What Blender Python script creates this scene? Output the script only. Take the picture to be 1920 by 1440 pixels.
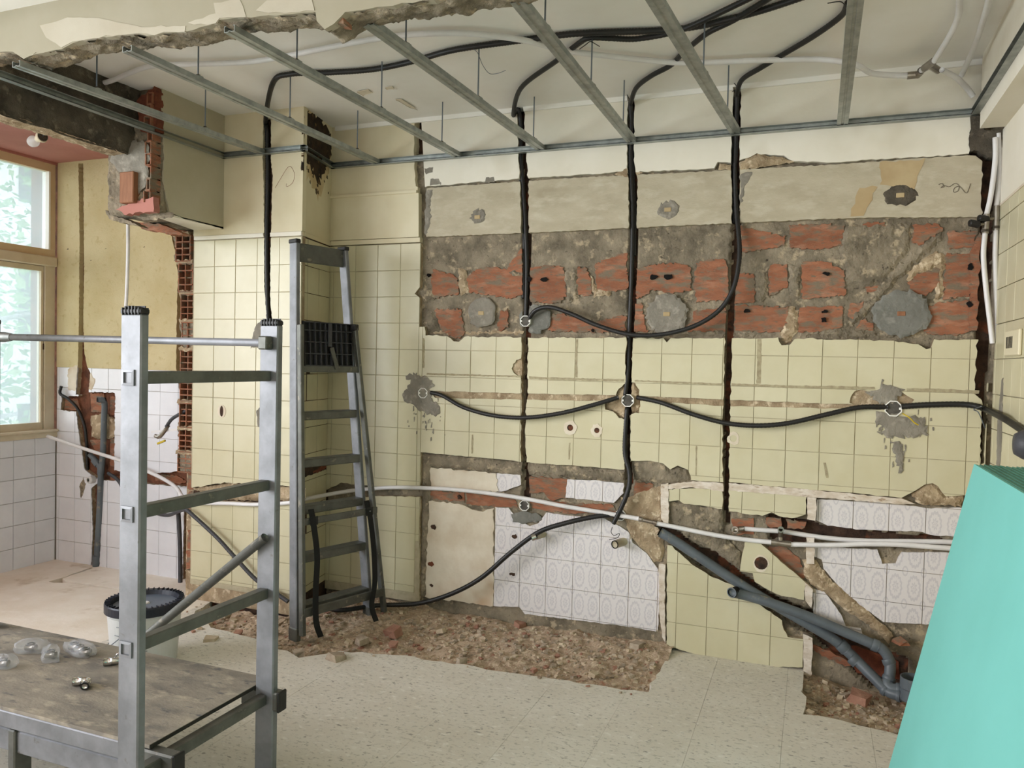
import bpy, math, random
import numpy as np
from mathutils import Vector, Matrix
from mathutils.geometry import delaunay_2d_cdt

# ------------------------------------------------------------------ camera
for o in list(bpy.data.objects):
    bpy.data.objects.remove(o)
SC = bpy.context.scene
COL = SC.collection
CAMP = np.array([2.215911, -3.899913, 1.430887])
ROT = np.array([[0.931411, 0.363270, 0.022563], [-0.031211, 0.017953, 0.999352], [-0.362629, 0.931511, -0.028059]])
FPX = 1453.17
cam = bpy.data.cameras.new('camera')
cam.sensor_width = 36.0
cam.lens = FPX / 1920 * 36.0
cam.clip_start = 0.05
cam.clip_end = 200
camo = bpy.data.objects.new('camera', cam)
mw = Matrix.Identity(4)
for i in range(3):
    mw[i][0] = ROT[0][i]; mw[i][1] = ROT[1][i]; mw[i][2] = -ROT[2][i]; mw[i][3] = CAMP[i]
camo.matrix_world = mw
COL.objects.link(camo)
SC.camera = camo

# ------------------------------------------------------------------ world, daylight, exposure
SC.view_settings.view_transform = 'Standard'
SC.view_settings.look = 'None'
SC.view_settings.gamma = 1.0
SC.view_settings.use_curve_mapping = False
SC.view_settings.exposure = -0.28
SC.cycles.use_denoising = True
SC.cycles.max_bounces = 7
SC.cycles.diffuse_bounces = 5
SC.cycles.glossy_bounces = 3
SC.cycles.use_adaptive_sampling = True
SC.cycles.adaptive_threshold = 0.03
SC.cycles.transparent_max_bounces = 12
SC.cycles.sample_clamp_indirect = 6.0
SC.cycles.caustics_reflective = False
SC.cycles.caustics_refractive = False
world = bpy.data.worlds.new('overcast_sky')
SC.world = world
world.use_nodes = True
bg = world.node_tree.nodes['Background']
bg.inputs[0].default_value = (0.90, 0.96, 1.0, 1)
bg.inputs[1].default_value = 3.0


def daylight(name, loc, size, rot, energy, color):
    """overcast daylight entering through one of the window openings"""
    l = bpy.data.lights.new(name, 'AREA')
    l.shape = 'RECTANGLE'
    l.size, l.size_y = size
    l.energy = energy
    l.color = color
    o = bpy.data.objects.new(name, l)
    o.location = loc
    o.rotation_euler = rot
    COL.objects.link(o)
    return o


PI = math.pi
# light aims along local -Z; rotate so that it points into the room
daylight('daylight_balcony', (-2.95, -5.0, 1.85), (1.7, 5.4), (0, -PI / 2, 0), 260, (0.93, 0.98, 1.06))
daylight('daylight_nook', (-2.75, -0.72, 1.78), (1.8, 1.2), (0, -PI / 2, 0), 1, (1, 1, 1)).data.cycles.is_portal = True
daylight('daylight_rear', (0.7, -10.5, 1.7), (3.6, 2.2), (PI / 2, 0, 0), 14, (0.97, 1.0, 1.02))
# hazy low sun beyond the balcony windows on the left
sl = bpy.data.lights.new('hazy_sun', 'SUN')
sl.energy = 2.1
sl.angle = math.radians(24)
sl.color = (1.0, 0.985, 0.95)
so_ = bpy.data.objects.new('hazy_sun', sl)
so_.rotation_euler = Vector((-0.80, -0.60, 0.10)).to_track_quat('Z', 'Y').to_euler()
so_.location = (-9, -9, 4)
COL.objects.link(so_)


# ------------------------------------------------------------------ from the photograph's pixels to points on known planes
def ray(x, y):
    return ROT.T @ np.array([(x - 960) / FPX, -(y - 720) / FPX, 1.0])


def onX(x, y, X):
    d = ray(x, y); return CAMP + d * (X - CAMP[0]) / d[0]


def onY(x, y, Y=0.0):
    d = ray(x, y); return CAMP + d * (Y - CAMP[1]) / d[1]


def onZ(x, y, Z):
    d = ray(x, y); return CAMP + d * (Z - CAMP[2]) / d[2]


def xz(pts, Y=0.0):
    return [(float(q[0]), float(q[2])) for q in (onY(x, y, Y) for x, y in pts)]


def zm(ox, oy, s, pts):
    """magnified-crop coordinates to full-frame coordinates"""
    return [(ox + x / s, oy + y / s) for x, y in pts]


# ------------------------------------------------------------------ materials
MATS = {}


def lin(c):
    return tuple(((v / 255) / 12.92 if v / 255 <= 0.04045 else ((v / 255 + 0.055) / 1.055) ** 2.4) for v in c) + (1,)


def material(name, c1, c2=None, sc=6, rough=0.7, bump=0.0, bsc=60, metal=0.0, spots=(), vary=0.0, stretch=(1, 1, 1), spec=0.4, lo=0.35, hi=0.65, coat=0.0):
    m = bpy.data.materials.new(name)
    m.use_nodes = True
    nt = m.node_tree
    N, L = nt.nodes, nt.links
    P = N['Principled BSDF']
    P.inputs['Roughness'].default_value = rough
    P.inputs['Metallic'].default_value = metal
    P.inputs['Specular IOR Level'].default_value = spec
    if coat:
        P.inputs['Coat Weight'].default_value = coat
        P.inputs['Coat Roughness'].default_value = 0.12
    tc = N.new('ShaderNodeTexCoord')
    mp = N.new('ShaderNodeMapping')
    mp.inputs['Scale'].default_value = stretch
    L.new(tc.outputs['Object'], mp.inputs['Vector'])
    co = mp.outputs['Vector']

    def noise(scale, detail=4, rg=0.6):
        n = N.new('ShaderNodeTexNoise')
        n.inputs['Scale'].default_value = scale
        n.inputs['Detail'].default_value = detail
        n.inputs['Roughness'].default_value = rg
        L.new(co, n.inputs['Vector'])
        return n.outputs['Fac']

    def ramp(fac, a, b, p0, p1):
        r = N.new('ShaderNodeValToRGB')
        r.color_ramp.elements[0].position = p0
        r.color_ramp.elements[0].color = a
        r.color_ramp.elements[1].position = p1
        r.color_ramp.elements[1].color = b
        L.new(fac, r.inputs['Fac'])
        return r.outputs['Color']

    if c2 is None:
        rgb = N.new('ShaderNodeRGB')
        rgb.outputs[0].default_value = lin(c1)
        col = rgb.outputs[0]
    else:
        col = ramp(noise(sc), lin(c1), lin(c2), lo, hi)
    for (c, s, p0, p1) in spots:
        f = ramp(noise(s, 3), (0, 0, 0, 1), (1, 1, 1, 1), p0, p1)
        mx = N.new('ShaderNodeMix')
        mx.data_type = 'RGBA'
        L.new(f, mx.inputs['Factor'])
        L.new(col, mx.inputs['A'])
        mx.inputs['B'].default_value = lin(c)
        col = mx.outputs['Result']
    if vary:
        oi = N.new('ShaderNodeObjectInfo')
        mr = N.new('ShaderNodeMapRange')
        mr.inputs['To Min'].default_value = 1 - vary
        mr.inputs['To Max'].default_value = 1 + vary * 0.4
        L.new(oi.outputs['Random'], mr.inputs['Value'])
        hs = N.new('ShaderNodeHueSaturation')
        L.new(mr.outputs['Result'], hs.inputs['Value'])
        L.new(col, hs.inputs['Color'])
        col = hs.outputs['Color']
    L.new(col, P.inputs['Base Color'])
    if bump:
        b = N.new('ShaderNodeBump')
        b.inputs['Strength'].default_value = bump
        b.inputs['Distance'].default_value = 0.01
        L.new(noise(bsc, 4, 0.65), b.inputs['Height'])
        L.new(b.outputs['Normal'], P.inputs['Normal'])
    MATS[name] = m
    return m


material('tile_cream', (206, 199, 169), (199, 191, 158), 5, 0.34, 0.02, 20, vary=0.035, spots=[((192, 184, 154), 3.2, 0.60, 0.80)])
material('tile_white', (230, 231, 236), (222, 223, 229), 6, 0.3, 0.02, 20, vary=0.03)
material('grout', (186, 176, 150), (170, 160, 134), 30, 0.9)
material('grout_white', (176, 170, 164), (160, 153, 146), 30, 0.9)
material('paint_cream', (220, 210, 182), (212, 200, 168), 3, 0.75, 0.08, 25, spots=[((196, 180, 146), 1.7, 0.55, 0.8)])
material('paint_cream_dimmed', (166, 158, 140), (157, 149, 128), 2, 0.8, 0.08, 25)  # cream paint of the stump, darkened to offset overexposure there
material('chase_red', (128, 82, 60), (88, 56, 42), 16, 0.97, 0.8, 50)
material('paint_smoke', (176, 150, 112), (206, 188, 150), 7, 0.85, 0.1, 30)
material('paint_white', (232, 226, 212), (224, 217, 200), 3, 0.8, 0.10, 30, spots=[((206, 197, 176), 2.2, 0.58, 0.78)])
material('paint_grey', (190, 182, 160), (180, 171, 146), 3, 0.8, 0.06, 30)
material('plaster_rough', (188, 178, 156), (174, 163, 140), 5, 0.92, 0.25, 70, spots=[((198, 190, 170), 9, 0.50, 0.75), ((150, 137, 113), 2.2, 0.60, 0.80)], stretch=(1, 1, 2.2))
material('plaster_white', (224, 214, 196), (208, 194, 172), 6, 0.9, 0.2, 50, spots=[((190, 160, 130), 3.0, 0.60, 0.78)])
material('mortar', (150, 138, 118), (104, 95, 80), 9, 0.95, 0.9, 55, spots=[((176, 160, 134), 22, 0.56, 0.68), ((70, 62, 52), 34, 0.62, 0.74)])
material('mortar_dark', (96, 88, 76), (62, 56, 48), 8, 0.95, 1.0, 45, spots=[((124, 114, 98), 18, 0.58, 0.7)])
material('mortar_sand', (186, 166, 136), (142, 122, 96), 12, 0.95, 0.9, 60, spots=[((210, 192, 164), 28, 0.56, 0.66)])
material('cement_patch', (142, 136, 124), (120, 114, 103), 7, 0.9, 0.5, 60, spots=[((162, 155, 142), 20, 0.54, 0.70)])
material('cement_new', (126, 125, 118), (106, 105, 98), 9, 0.85, 0.5, 40, spots=[((144, 142, 134), 18, 0.54, 0.70)])
material('brick', (166, 110, 82), (142, 92, 68), 10, 0.9, 0.6, 60, vary=0.12, stretch=(1, 1, 3), spots=[((184, 138, 112), 6, 0.54, 0.74), ((128, 114, 96), 11, 0.50, 0.64), ((118, 106, 90), 34, 0.58, 0.68)])
material('brick_inner', (132, 74, 52), (92, 48, 34), 14, 0.95, 0.6, 50)
material('chase_dark', (84, 62, 48), (44, 32, 26), 16, 0.97, 0.8, 50, spots=[((120, 70, 48), 9, 0.56, 0.66)])
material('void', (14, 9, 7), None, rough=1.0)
material('ceiling_paint', (243, 240, 235), (236, 232, 224), 2.2, 0.85, 0.06, 18)
material('pink_paint', (180, 122, 110), (166, 108, 96), 3, 0.8, 0.08, 25)
material('yellow_plaster', (206, 192, 152), (194, 178, 134), 4, 0.85, 0.25, 90, spots=[((184, 166, 120), 26, 0.58, 0.74)])
material('marble_strip', (226, 216, 204), (196, 180, 160), 14, 0.6, 0.4, 30, stretch=(1, 1, 2), spots=[((160, 136, 112), 20, 0.6, 0.72)])
material('terrazzo', (222, 217, 207), (214, 208, 196), 4, 0.62, 0.03, 40, vary=0.015, spots=[((188, 183, 173), 60, 0.55, 0.63), ((232, 228, 220), 30, 0.58, 0.68), ((158, 154, 146), 34, 0.63, 0.68)], stretch=(0.8, 1.3, 1))
material('floor_beige', (240, 233, 221), (229, 219, 203), 4, 0.85, 0.15, 40, spots=[((240, 233, 222), 7, 0.55, 0.72), ((196, 180, 156), 5, 0.60, 0.78)])
material('rubble', (190, 168, 144), (152, 130, 108), 20, 0.97, 0.9, 60, spots=[((206, 186, 162), 40, 0.52, 0.64), ((164, 120, 98), 16, 0.64, 0.74)])
material('rubble_grey', (186, 170, 150), (146, 130, 112), 14, 0.96, 0.7, 60)
material('rubble_red', (174, 132, 112), (150, 108, 90), 14, 0.95, 0.6, 60)
material('rubble_pale', (206, 190, 166), (184, 164, 138), 14, 0.95, 0.5, 60)
material('galvanised', (176, 180, 176), (146, 151, 148), 7, 0.42, 0.04, 30, metal=0.75, stretch=(3, 3, 3))
material('aluminium', (138, 140, 144), (116, 118, 121), 9, 0.55, 0.06, 40, metal=0.6, spots=[((106, 104, 100), 30, 0.66, 0.76)])
material('aluminium_dull', (112, 113, 108), (92, 93, 88), 12, 0.5, 0.08, 40, metal=0.65, spots=[((140, 135, 124), 24, 0.62, 0.72)])
material('steel_rod', (120, 128, 138), None, rough=0.4, metal=0.7)
material('black_plastic', (34, 33, 32), (26, 25, 25), 20, 0.5)
material('conduit_black', (36, 34, 33), (28, 27, 26), 30, 0.45, 0.1, 120)
material('conduit_grey', (70, 70, 74), (58, 58, 62), 30, 0.5, 0.1, 120)
material('pipe_white', (228, 226, 226), (216, 213, 212), 8, 0.38)
material('pvc_grey', (98, 106, 112), (84, 91, 97), 6, 0.42, 0.03, 30, spots=[((138, 132, 120), 16, 0.62, 0.74)])
material('pvc_beige', (186, 176, 152), (168, 156, 130), 8, 0.5, 0.03)
material('brass_fitting', (170, 164, 156), (140, 130, 118), 10, 0.3, metal=0.9)
material('chrome', (206, 204, 200), None, rough=0.18, metal=1.0)
material('box_white', (238, 236, 230), None, rough=0.45)
material('box_inner', (92, 88, 82), (70, 66, 60), 30, 0.8)
material('window_frame', (216, 194, 160), (204, 178, 140), 5, 0.6, 0.06, 30)
material('window_frame_pale', (214, 202, 178), (200, 186, 158), 5, 0.6, 0.05, 30)
material('wood_block', (152, 104, 74), (132, 88, 60), 10, 0.7, 0.2, 60, stretch=(6, 6, 1))
material('plaster_patch', (188, 180, 164), (178, 168, 150), 3, 0.85, 0.1, 40)
material('board_green', (117, 191, 184), (112, 185, 177), 2, 0.8, 0.02, 60)
material('board_edge', (92, 148, 132), (80, 132, 117), 30, 0.9, vary=0.15)
material('board_core', (170, 178, 164), (150, 158, 146), 40, 0.95)
material('deck_ply', (150, 142, 128), (112, 107, 100), 5, 0.8, 0.2, 60, stretch=(1, 2.2, 1), spots=[((170, 160, 142), 9, 0.54, 0.70), ((88, 87, 90), 14, 0.60, 0.74)])
material('ply_edge', (58, 52, 48), (44, 40, 37), 20, 0.9)
material('bucket_white', (206, 208, 206), (196, 198, 196), 8, 0.4)
material('bucket_lid', (96, 106, 120), (86, 96, 110), 6, 0.4)
material('bucket_rim', (30, 33, 44), None, rough=0.4)
material('bucket_print', (120, 126, 128), None, rough=0.5)
material('strap_black', (24, 24, 24), None, rough=0.8)
material('soot', (64, 46, 28), (30, 22, 16), 16, 0.95, 0.6, 50, spots=[((150, 118, 76), 14, 0.60, 0.72)])
material('stain_brown', (186, 165, 128), (172, 148, 110), 6, 0.9)
material('tree_bark', (168, 174, 180), (140, 146, 152), 8, 0.9, 0.4, 30)
material('leaf', (120, 160, 122), (92, 136, 100), 2, 0.6)
material('leaf_pale', (164, 196, 156), (130, 168, 130), 2, 0.6)
material('render_far', (226, 228, 230), (210, 214, 218), 2, 0.9)
material('vent_cream', (218, 208, 178), None, rough=0.5)
material('wire_yellow', (196, 170, 40), None, rough=0.5)
material('grime', (150, 138, 112), (176, 166, 136), 40, 0.9)
material('ink', (104, 96, 84), None, rough=0.9)


def patterned_tile():
    m = material('tile_patterned', (222, 219, 222), None, rough=0.3, vary=0.03)
    nt = m.node_tree
    N, L = nt.nodes, nt.links
    P = N['Principled BSDF']
    uv = N.new('ShaderNodeUVMap')
    sp = N.new('ShaderNodeSeparateXYZ')
    L.new(uv.outputs['UV'], sp.inputs['Vector'])

    def mt(op, a, b=None, c=None):
        n = N.new('ShaderNodeMath')
        n.operation = op
        for i, v in enumerate((a, b, c)):
            if v is None:
                continue
            if isinstance(v, (int, float)):
                n.inputs[i].default_value = v
            else:
                L.new(v, n.inputs[i])
        return n.outputs[0]
    u2 = mt('SUBTRACT', mt('FRACT', mt('MULTIPLY', sp.outputs['X'], 2.0)), 0.5)
    v2 = mt('SUBTRACT', mt('FRACT', sp.outputs['Y']), 0.5)
    ex = mt('DIVIDE', u2, 0.40)
    ey = mt('DIVIDE', v2, 0.43)
    r = mt('SQRT', mt('ADD', mt('MULTIPLY', ex, ex), mt('MULTIPLY', ey, ey)))
    ang = mt('ARCTAN2', ey, ex)
    wob = mt('MULTIPLY', mt('SINE', mt('MULTIPLY', ang, 14.0)), 0.05)
    rw = mt('ADD', r, wob)
    ring = mt('LESS_THAN', mt('ABSOLUTE', mt('SUBTRACT', rw, 0.80)), 0.11)
    core_r = mt('ADD', r, mt('MULTIPLY', mt('SINE', mt('MULTIPLY', ang, 8.0)), 0.09))
    core = mt('LESS_THAN', mt('ABSOLUTE', mt('SUBTRACT', core_r, 0.28)), 0.09)
    dot = mt('LESS_THAN', r, 0.08)
    cx = mt('SUBTRACT', 0.5, mt('ABSOLUTE', u2))
    cz = mt('SUBTRACT', 0.5, mt('ABSOLUTE', v2))
    cr = mt('SQRT', mt('ADD', mt('MULTIPLY', cx, cx), mt('MULTIPLY', cz, cz)))
    corner = mt('LESS_THAN', mt('ABSOLUTE', mt('SUBTRACT', cr, 0.13)), 0.03)
    tot = mt('MINIMUM', mt('ADD', mt('ADD', ring, core), mt('ADD', dot, corner)), 1.0)
    mx = N.new('ShaderNodeMix')
    mx.data_type = 'RGBA'
    L.new(mt('MULTIPLY', tot, 0.45), mx.inputs['Factor'])
    mx.inputs['A'].default_value = lin((222, 217, 217))
    mx.inputs['B'].default_value = lin((182, 178, 186))
    L.new(mx.outputs['Result'], P.inputs['Base Color'])


patterned_tile()


def film(name, col, alpha, rough=0.25, translucent=False):
    m = bpy.data.materials.new(name)
    m.use_nodes = True
    N, L = m.node_tree.nodes, m.node_tree.links
    P = N['Principled BSDF']
    P.inputs['Base Color'].default_value = lin(col)
    P.inputs['Roughness'].default_value = rough
    out = N['Material Output']
    mix = N.new('ShaderNodeMixShader')
    tr = N.new('ShaderNodeBsdfTransparent')
    mix.inputs[0].default_value = alpha
    L.new(tr.outputs[0], mix.inputs[1])
    if translucent:
        add = N.new('ShaderNodeMixShader')
        add.inputs[0].default_value = 0.7
        tl = N.new('ShaderNodeBsdfTranslucent')
        tl.inputs[0].default_value = lin(col)
        L.new(P.outputs[0], add.inputs[1])
        L.new(tl.outputs[0], add.inputs[2])
        L.new(add.outputs[0], mix.inputs[2])
    else:
        L.new(P.outputs[0], mix.inputs[2])
    L.new(mix.outputs[0], out.inputs['Surface'])
    MATS[name] = m


film('dusty_glass', (226, 236, 244), 0.40, 0.15, True)
film('bag_film', (226, 230, 236), 0.24, 0.12)
film('bulb_glass', (240, 240, 238), 0.75, 0.15, True)


# ------------------------------------------------------------------ mesh helpers
RND = random.Random(7)


def link(o, parent=None, label=None, cat=None, group=None, kind=None):
    COL.objects.link(o)
    if parent is not None:
        o.parent = parent
    if label:
        o['label'] = label
    if cat:
        o['category'] = cat
    if group:
        o['group'] = group
    if kind:
        o['kind'] = kind
    return o


def mesh_data(name, vf, mat, smooth=False, uvs=None):
    v, f = vf
    me = bpy.data.meshes.new(name)
    me.from_pydata([tuple(map(float, p)) for p in v], [], f)
    ms = mat if isinstance(mat, (list, tuple)) else [mat]
    for m in ms:
        me.materials.append(MATS[m])
    if smooth:
        me.polygons.foreach_set('use_smooth', [True] * len(me.polygons))
    if uvs is not None:
        lay = me.uv_layers.new(name='UVMap')
        for lp in me.loops:
            lay.data[lp.index].uv = uvs[lp.vertex_index]
    me.validate()
    me.update()
    return me


def mk(name, vf, mat, parent=None, label=None, cat=None, group=None, kind=None, smooth=False, uvs=None):
    o = bpy.data.objects.new(name, mesh_data(name, vf, mat, smooth, uvs))
    return link(o, parent, label, cat, group, kind)


def thing(name, label, cat, group=None, loc=(0, 0, 0)):
    """an Empty at the base of a thing; its parts are given in world coordinates and hung below it"""
    o = bpy.data.objects.new(name, None)
    o.empty_display_size = 0.05
    o.location = loc
    return link(o, None, label, cat, group)


def part(name, vf, mat, par, label=None, smooth=False):
    """a part given in world coordinates of a thing whose Empty may stand anywhere"""
    o = mk(name, vf, mat, None, label, None, None, None, smooth)
    o.parent = par
    top = par
    off = Vector((0, 0, 0))
    while top is not None:
        off += top.location
        top = top.parent
    o.location = -off
    return o


def join(*parts):
    V, F = [], []
    for v, f in parts:
        n = len(V)
        V += list(v)
        F += [tuple(i + n for i in q) for q in f]
    return V, F


def box(x0, x1, y0, y1, z0, z1):
    x0, x1 = min(x0, x1), max(x0, x1)
    y0, y1 = min(y0, y1), max(y0, y1)
    z0, z1 = min(z0, z1), max(z0, z1)
    v = [(x0, y0, z0), (x1, y0, z0), (x1, y1, z0), (x0, y1, z0), (x0, y0, z1), (x1, y0, z1), (x1, y1, z1), (x0, y1, z1)]
    f = [(0, 3, 2, 1), (4, 5, 6, 7), (0, 1, 5, 4), (1, 2, 6, 5), (2, 3, 7, 6), (3, 0, 4, 7)]
    return v, f


def bevel_box(x0, x1, y0, y1, z0, z1, b=0.003):
    """box with all its edges chamfered"""
    X, Y, Z = (x0, x1), (y0, y1), (z0, z1)
    v, idx = [], {}
    for i in (0, 1):
        for j in (0, 1):
            for k in (0, 1):
                s = (1 if i == 0 else -1, 1 if j == 0 else -1, 1 if k == 0 else -1)
                c = (X[i], Y[j], Z[k])
                for ax in range(3):
                    p = [c[a] + (s[a] * b if a != ax else 0) for a in range(3)]
                    idx[(i, j, k, ax)] = len(v)
                    v.append(tuple(p))
    f = []
    for ax in range(3):
        a, c = [q for q in range(3) if q != ax]
        for side in (0, 1):
            ring = []
            for (p, q) in ((0, 0), (1, 0), (1, 1), (0, 1)):
                t = [0, 0, 0]
                t[ax] = side; t[a] = p; t[c] = q
                ring.append(idx[(t[0], t[1], t[2], ax)])
            f.append(tuple(ring))
    for ax in range(3):
        a, c = [q for q in range(3) if q != ax]
        for p in (0, 1):
            for q in (0, 1):
                t0 = [0, 0, 0]; t1 = [0, 0, 0]
                t0[a] = t1[a] = p; t0[c] = t1[c] = q
                t0[ax] = 0; t1[ax] = 1
                f.append((idx[(*t0, a)], idx[(*t1, a)], idx[(*t1, c)], idx[(*t0, c)]))
    for i in (0, 1):
        for j in (0, 1):
            for k in (0, 1):
                f.append(tuple(idx[(i, j, k, a)] for a in range(3)))
    return fix_normals((v, f))


def fix_normals(vf):
    """orient every face of a convex solid outwards"""
    v, f = vf
    c = np.mean(np.array(v, float), 0)
    out = []
    for q in f:
        p = np.array([v[i] for i in q], float)
        n = np.cross(p[1] - p[0], p[2] - p[0])
        out.append(q if n @ (p.mean(0) - c) >= 0 else tuple(reversed(q)))
    return v, out


def bar(a, b, w, h, up=(0, 0, 1), bev=0.0):
    """rectangular bar from a to b: w across, h along up"""
    a, b = Vector(a), Vector(b)
    d = (b - a)
    L = d.length
    d.normalize()
    u = Vector(up)
    s = d.cross(u)
    if s.length < 1e-5:
        s = d.cross(Vector((1, 0, 0)))
    s.normalize()
    u = s.cross(d).normalized()
    vf = bevel_box(-w / 2, w / 2, 0, L, -h / 2, h / 2, bev) if bev else box(-w / 2, w / 2, 0, L, -h / 2, h / 2)
    return [tuple(a + s * p[0] + d * p[1] + u * p[2]) for p in vf[0]], vf[1]


def spline(pts, n=8):
    """Catmull-Rom through the points"""
    P = [np.array(p, float) for p in pts]
    if len(P) < 3:
        return P
    P = [2 * P[0] - P[1]] + P + [2 * P[-1] - P[-2]]
    out = []
    for i in range(1, len(P) - 2):
        p0, p1, p2, p3 = P[i - 1:i + 3]
        for k in range(n):
            t = k / n
            out.append(0.5 * ((2 * p1) + (-p0 + p2) * t + (2 * p0 - 5 * p1 + 4 * p2 - p3) * t * t + (-p0 + 3 * p1 - 3 * p2 + p3) * t ** 3))
    out.append(P[-2])
    return out


def tube(pts, r, n=10, smooth=6, hollow=False, ribs=0.0):
    """round tube along a curve; r may be a number or one radius per control point"""
    P = spline(pts, smooth) if smooth > 1 else [np.array(p, float) for p in pts]
    if isinstance(r, (list, tuple)):
        R = np.interp(np.linspace(0, len(r) - 1, len(P)), range(len(r)), r)
    else:
        R = [r] * len(P)
    if ribs:
        dense, DR = [], []
        for i in range(len(P) - 1):
            k = max(1, int(np.linalg.norm(P[i + 1] - P[i]) / 0.006))
            for j in range(k):
                dense.append(P[i] + (P[i + 1] - P[i]) * j / k)
                DR.append(R[i])
        P, R = dense + [P[-1]], DR + [R[-1]]
        R = [q * (1 + (ribs if i % 2 else -ribs)) for i, q in enumerate(R)]
    V, F = [], []
    t0 = P[1] - P[0]
    ref = np.array([0, 0, 1.0]) if abs(t0[2]) < 0.9 * np.linalg.norm(t0) else np.array([1.0, 0, 0])
    s = np.cross(t0, ref)
    s /= np.linalg.norm(s)
    for i, p in enumerate(P):
        t = P[min(i + 1, len(P) - 1)] - P[max(i - 1, 0)]
        t = t / (np.linalg.norm(t) + 1e-12)
        s = s - t * (s @ t)
        s /= np.linalg.norm(s) + 1e-12
        u = np.cross(s, t)
        for k in range(n):
            a = 2 * PI * k / n
            V.append(p + R[i] * (math.cos(a) * s + math.sin(a) * u))
    m = len(P)
    for i in range(m - 1):
        for k in range(n):
            k2 = (k + 1) % n
            F.append((i * n + k, i * n + k2, (i + 1) * n + k2, (i + 1) * n + k))
    if not hollow:
        F.append(tuple(range(n)))
        F.append(tuple((m - 1) * n + k for k in reversed(range(n))))
    return V, F


def disc_ring(c, d, r_out, r_in, n=14, depth=0.02):
    """a dark bore: inner wall and bottom of an open pipe end"""
    c, d = np.array(c, float), np.array(d, float)
    d /= np.linalg.norm(d)
    ref = np.array([0, 0, 1.0]) if abs(d[2]) < 0.9 else np.array([1.0, 0, 0])
    s = np.cross(d, ref); s /= np.linalg.norm(s)
    u = np.cross(s, d)
    V, F = [], []
    for (rr, off) in ((r_out, 0), (r_in, 0), (r_in, -depth)):
        for k in range(n):
            a = 2 * PI * k / n
            V.append(c + d * off + rr * (math.cos(a) * s + math.sin(a) * u))
    for i in (0, 1):
        for k in range(n):
            k2 = (k + 1) % n
            F.append((i * n + k, i * n + k2, (i + 1) * n + k2, (i + 1) * n + k))
    F.append(tuple(2 * n + k for k in range(n)))
    return V, F


def lathe(prof, c, n=32, axis=(0, 0, 1)):
    """surface of revolution: prof = [(radius, height)]"""
    ax = Vector(axis).normalized()
    q = Vector((0, 0, 1)).rotation_difference(ax)
    V, F = [], []
    for (r, h) in prof:
        for k in range(n):
            a = 2 * PI * k / n
            p = q @ Vector((r * math.cos(a), r * math.sin(a), h))
            V.append((c[0] + p.x, c[1] + p.y, c[2] + p.z))
    for i in range(len(prof) - 1):
        for k in range(n):
            k2 = (k + 1) % n
            F.append((i * n + k, i * n + k2, (i + 1) * n + k2, (i + 1) * n + k))
    return V, F


def inside(p, poly):
    x, y = p
    r = False
    n = len(poly)
    j = n - 1
    for i in range(n):
        xi, yi = poly[i]
        xj, yj = poly[j]
        if (yi > y) != (yj > y) and x < (xj - xi) * (y - yi) / (yj - yi) + xi:
            r = not r
        j = i
    return r


def ragged(poly, amp=0.004, step=0.02, seed=1, skip=()):
    """subdivide a closed outline and shake it: broken edges"""
    rn = random.Random(seed)
    out = []
    n = len(poly)
    for i in range(n):
        a, b = poly[i], poly[(i + 1) % n]
        L = math.hypot(b[0] - a[0], b[1] - a[1])
        k = max(1, int(L / step))
        if i in skip:
            k = 1
        for j in range(k):
            t = j / k
            A = 0 if (i in skip) else amp
            out.append((a[0] + (b[0] - a[0]) * t + rn.uniform(-A, A), a[1] + (b[1] - a[1]) * t + rn.uniform(-A, A)))
    return out


def region(keeps, holes):
    """triangles of (union of keeps) minus holes -> 2D verts, tris"""
    pts, edges = [], []
    for loop in list(keeps) + list(holes):
        n0 = len(pts)
        pts += [Vector(p) for p in loop]
        edges += [(n0 + i, n0 + (i + 1) % len(loop)) for i in range(len(loop))]
    vs, es, fs, _, _, _ = delaunay_2d_cdt(pts, edges, [], 0, 1e-6)
    tri = []
    for f in fs:
        c = ((vs[f[0]].x + vs[f[1]].x + vs[f[2]].x) / 3, (vs[f[0]].y + vs[f[1]].y + vs[f[2]].y) / 3)
        if any(inside(c, k) for k in keeps) and not any(inside(c, h) for h in holes):
            tri.append(tuple(f))
    used = sorted({i for t in tri for i in t})
    mp = {u: i for i, u in enumerate(used)}
    return [(vs[u].x, vs[u].y) for u in used], [tuple(mp[i] for i in t) for t in tri]


def slab2d(keeps, holes, fr, bk, to3, cham=0.0):
    """extruded flat region; to3(s, t, depth) gives the 3D point, fr and bk are depths"""
    vs, tri = region(keeps, holes)
    if not tri:
        return None
    n = len(vs)
    V = [to3(a, b, fr) for a, b in vs] + [to3(a, b, bk) for a, b in vs]
    F = []
    cnt = {}
    for t in tri:
        # counter-clockwise in (s, t)
        a, b, c = (vs[i] for i in t)
        ar = (b[0] - a[0]) * (c[1] - a[1]) - (b[1] - a[1]) * (c[0] - a[0])
        if ar < 0:
            t = (t[0], t[2], t[1])
        F.append(t)
        for i in range(3):
            e = (t[i], t[(i + 1) % 3])
            cnt[e] = cnt.get(e, 0) + 1
    for (a, b) in list(cnt):
        if (b, a) not in cnt:
            F.append((b, a, a + n, b + n))
    return V, F


def planeY(s, t, d):
    """s along X, t along Z, d along +Y (into a wall that faces the camera)"""
    return (s, d, t)


class WallFrame:
    """a vertical wall: origin, horizontal unit vector; depth goes behind the face"""

    def __init__(self, ox, oy, dx, dy):
        L = math.hypot(dx, dy)
        self.o = (ox, oy)
        self.d = (dx / L, dy / L)
        self.n = (-self.d[1], self.d[0])     # into the wall

    def __call__(self, s, t, d):
        return (self.o[0] + self.d[0] * s + self.n[0] * d, self.o[1] + self.d[1] * s + self.n[1] * d, t)


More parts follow.
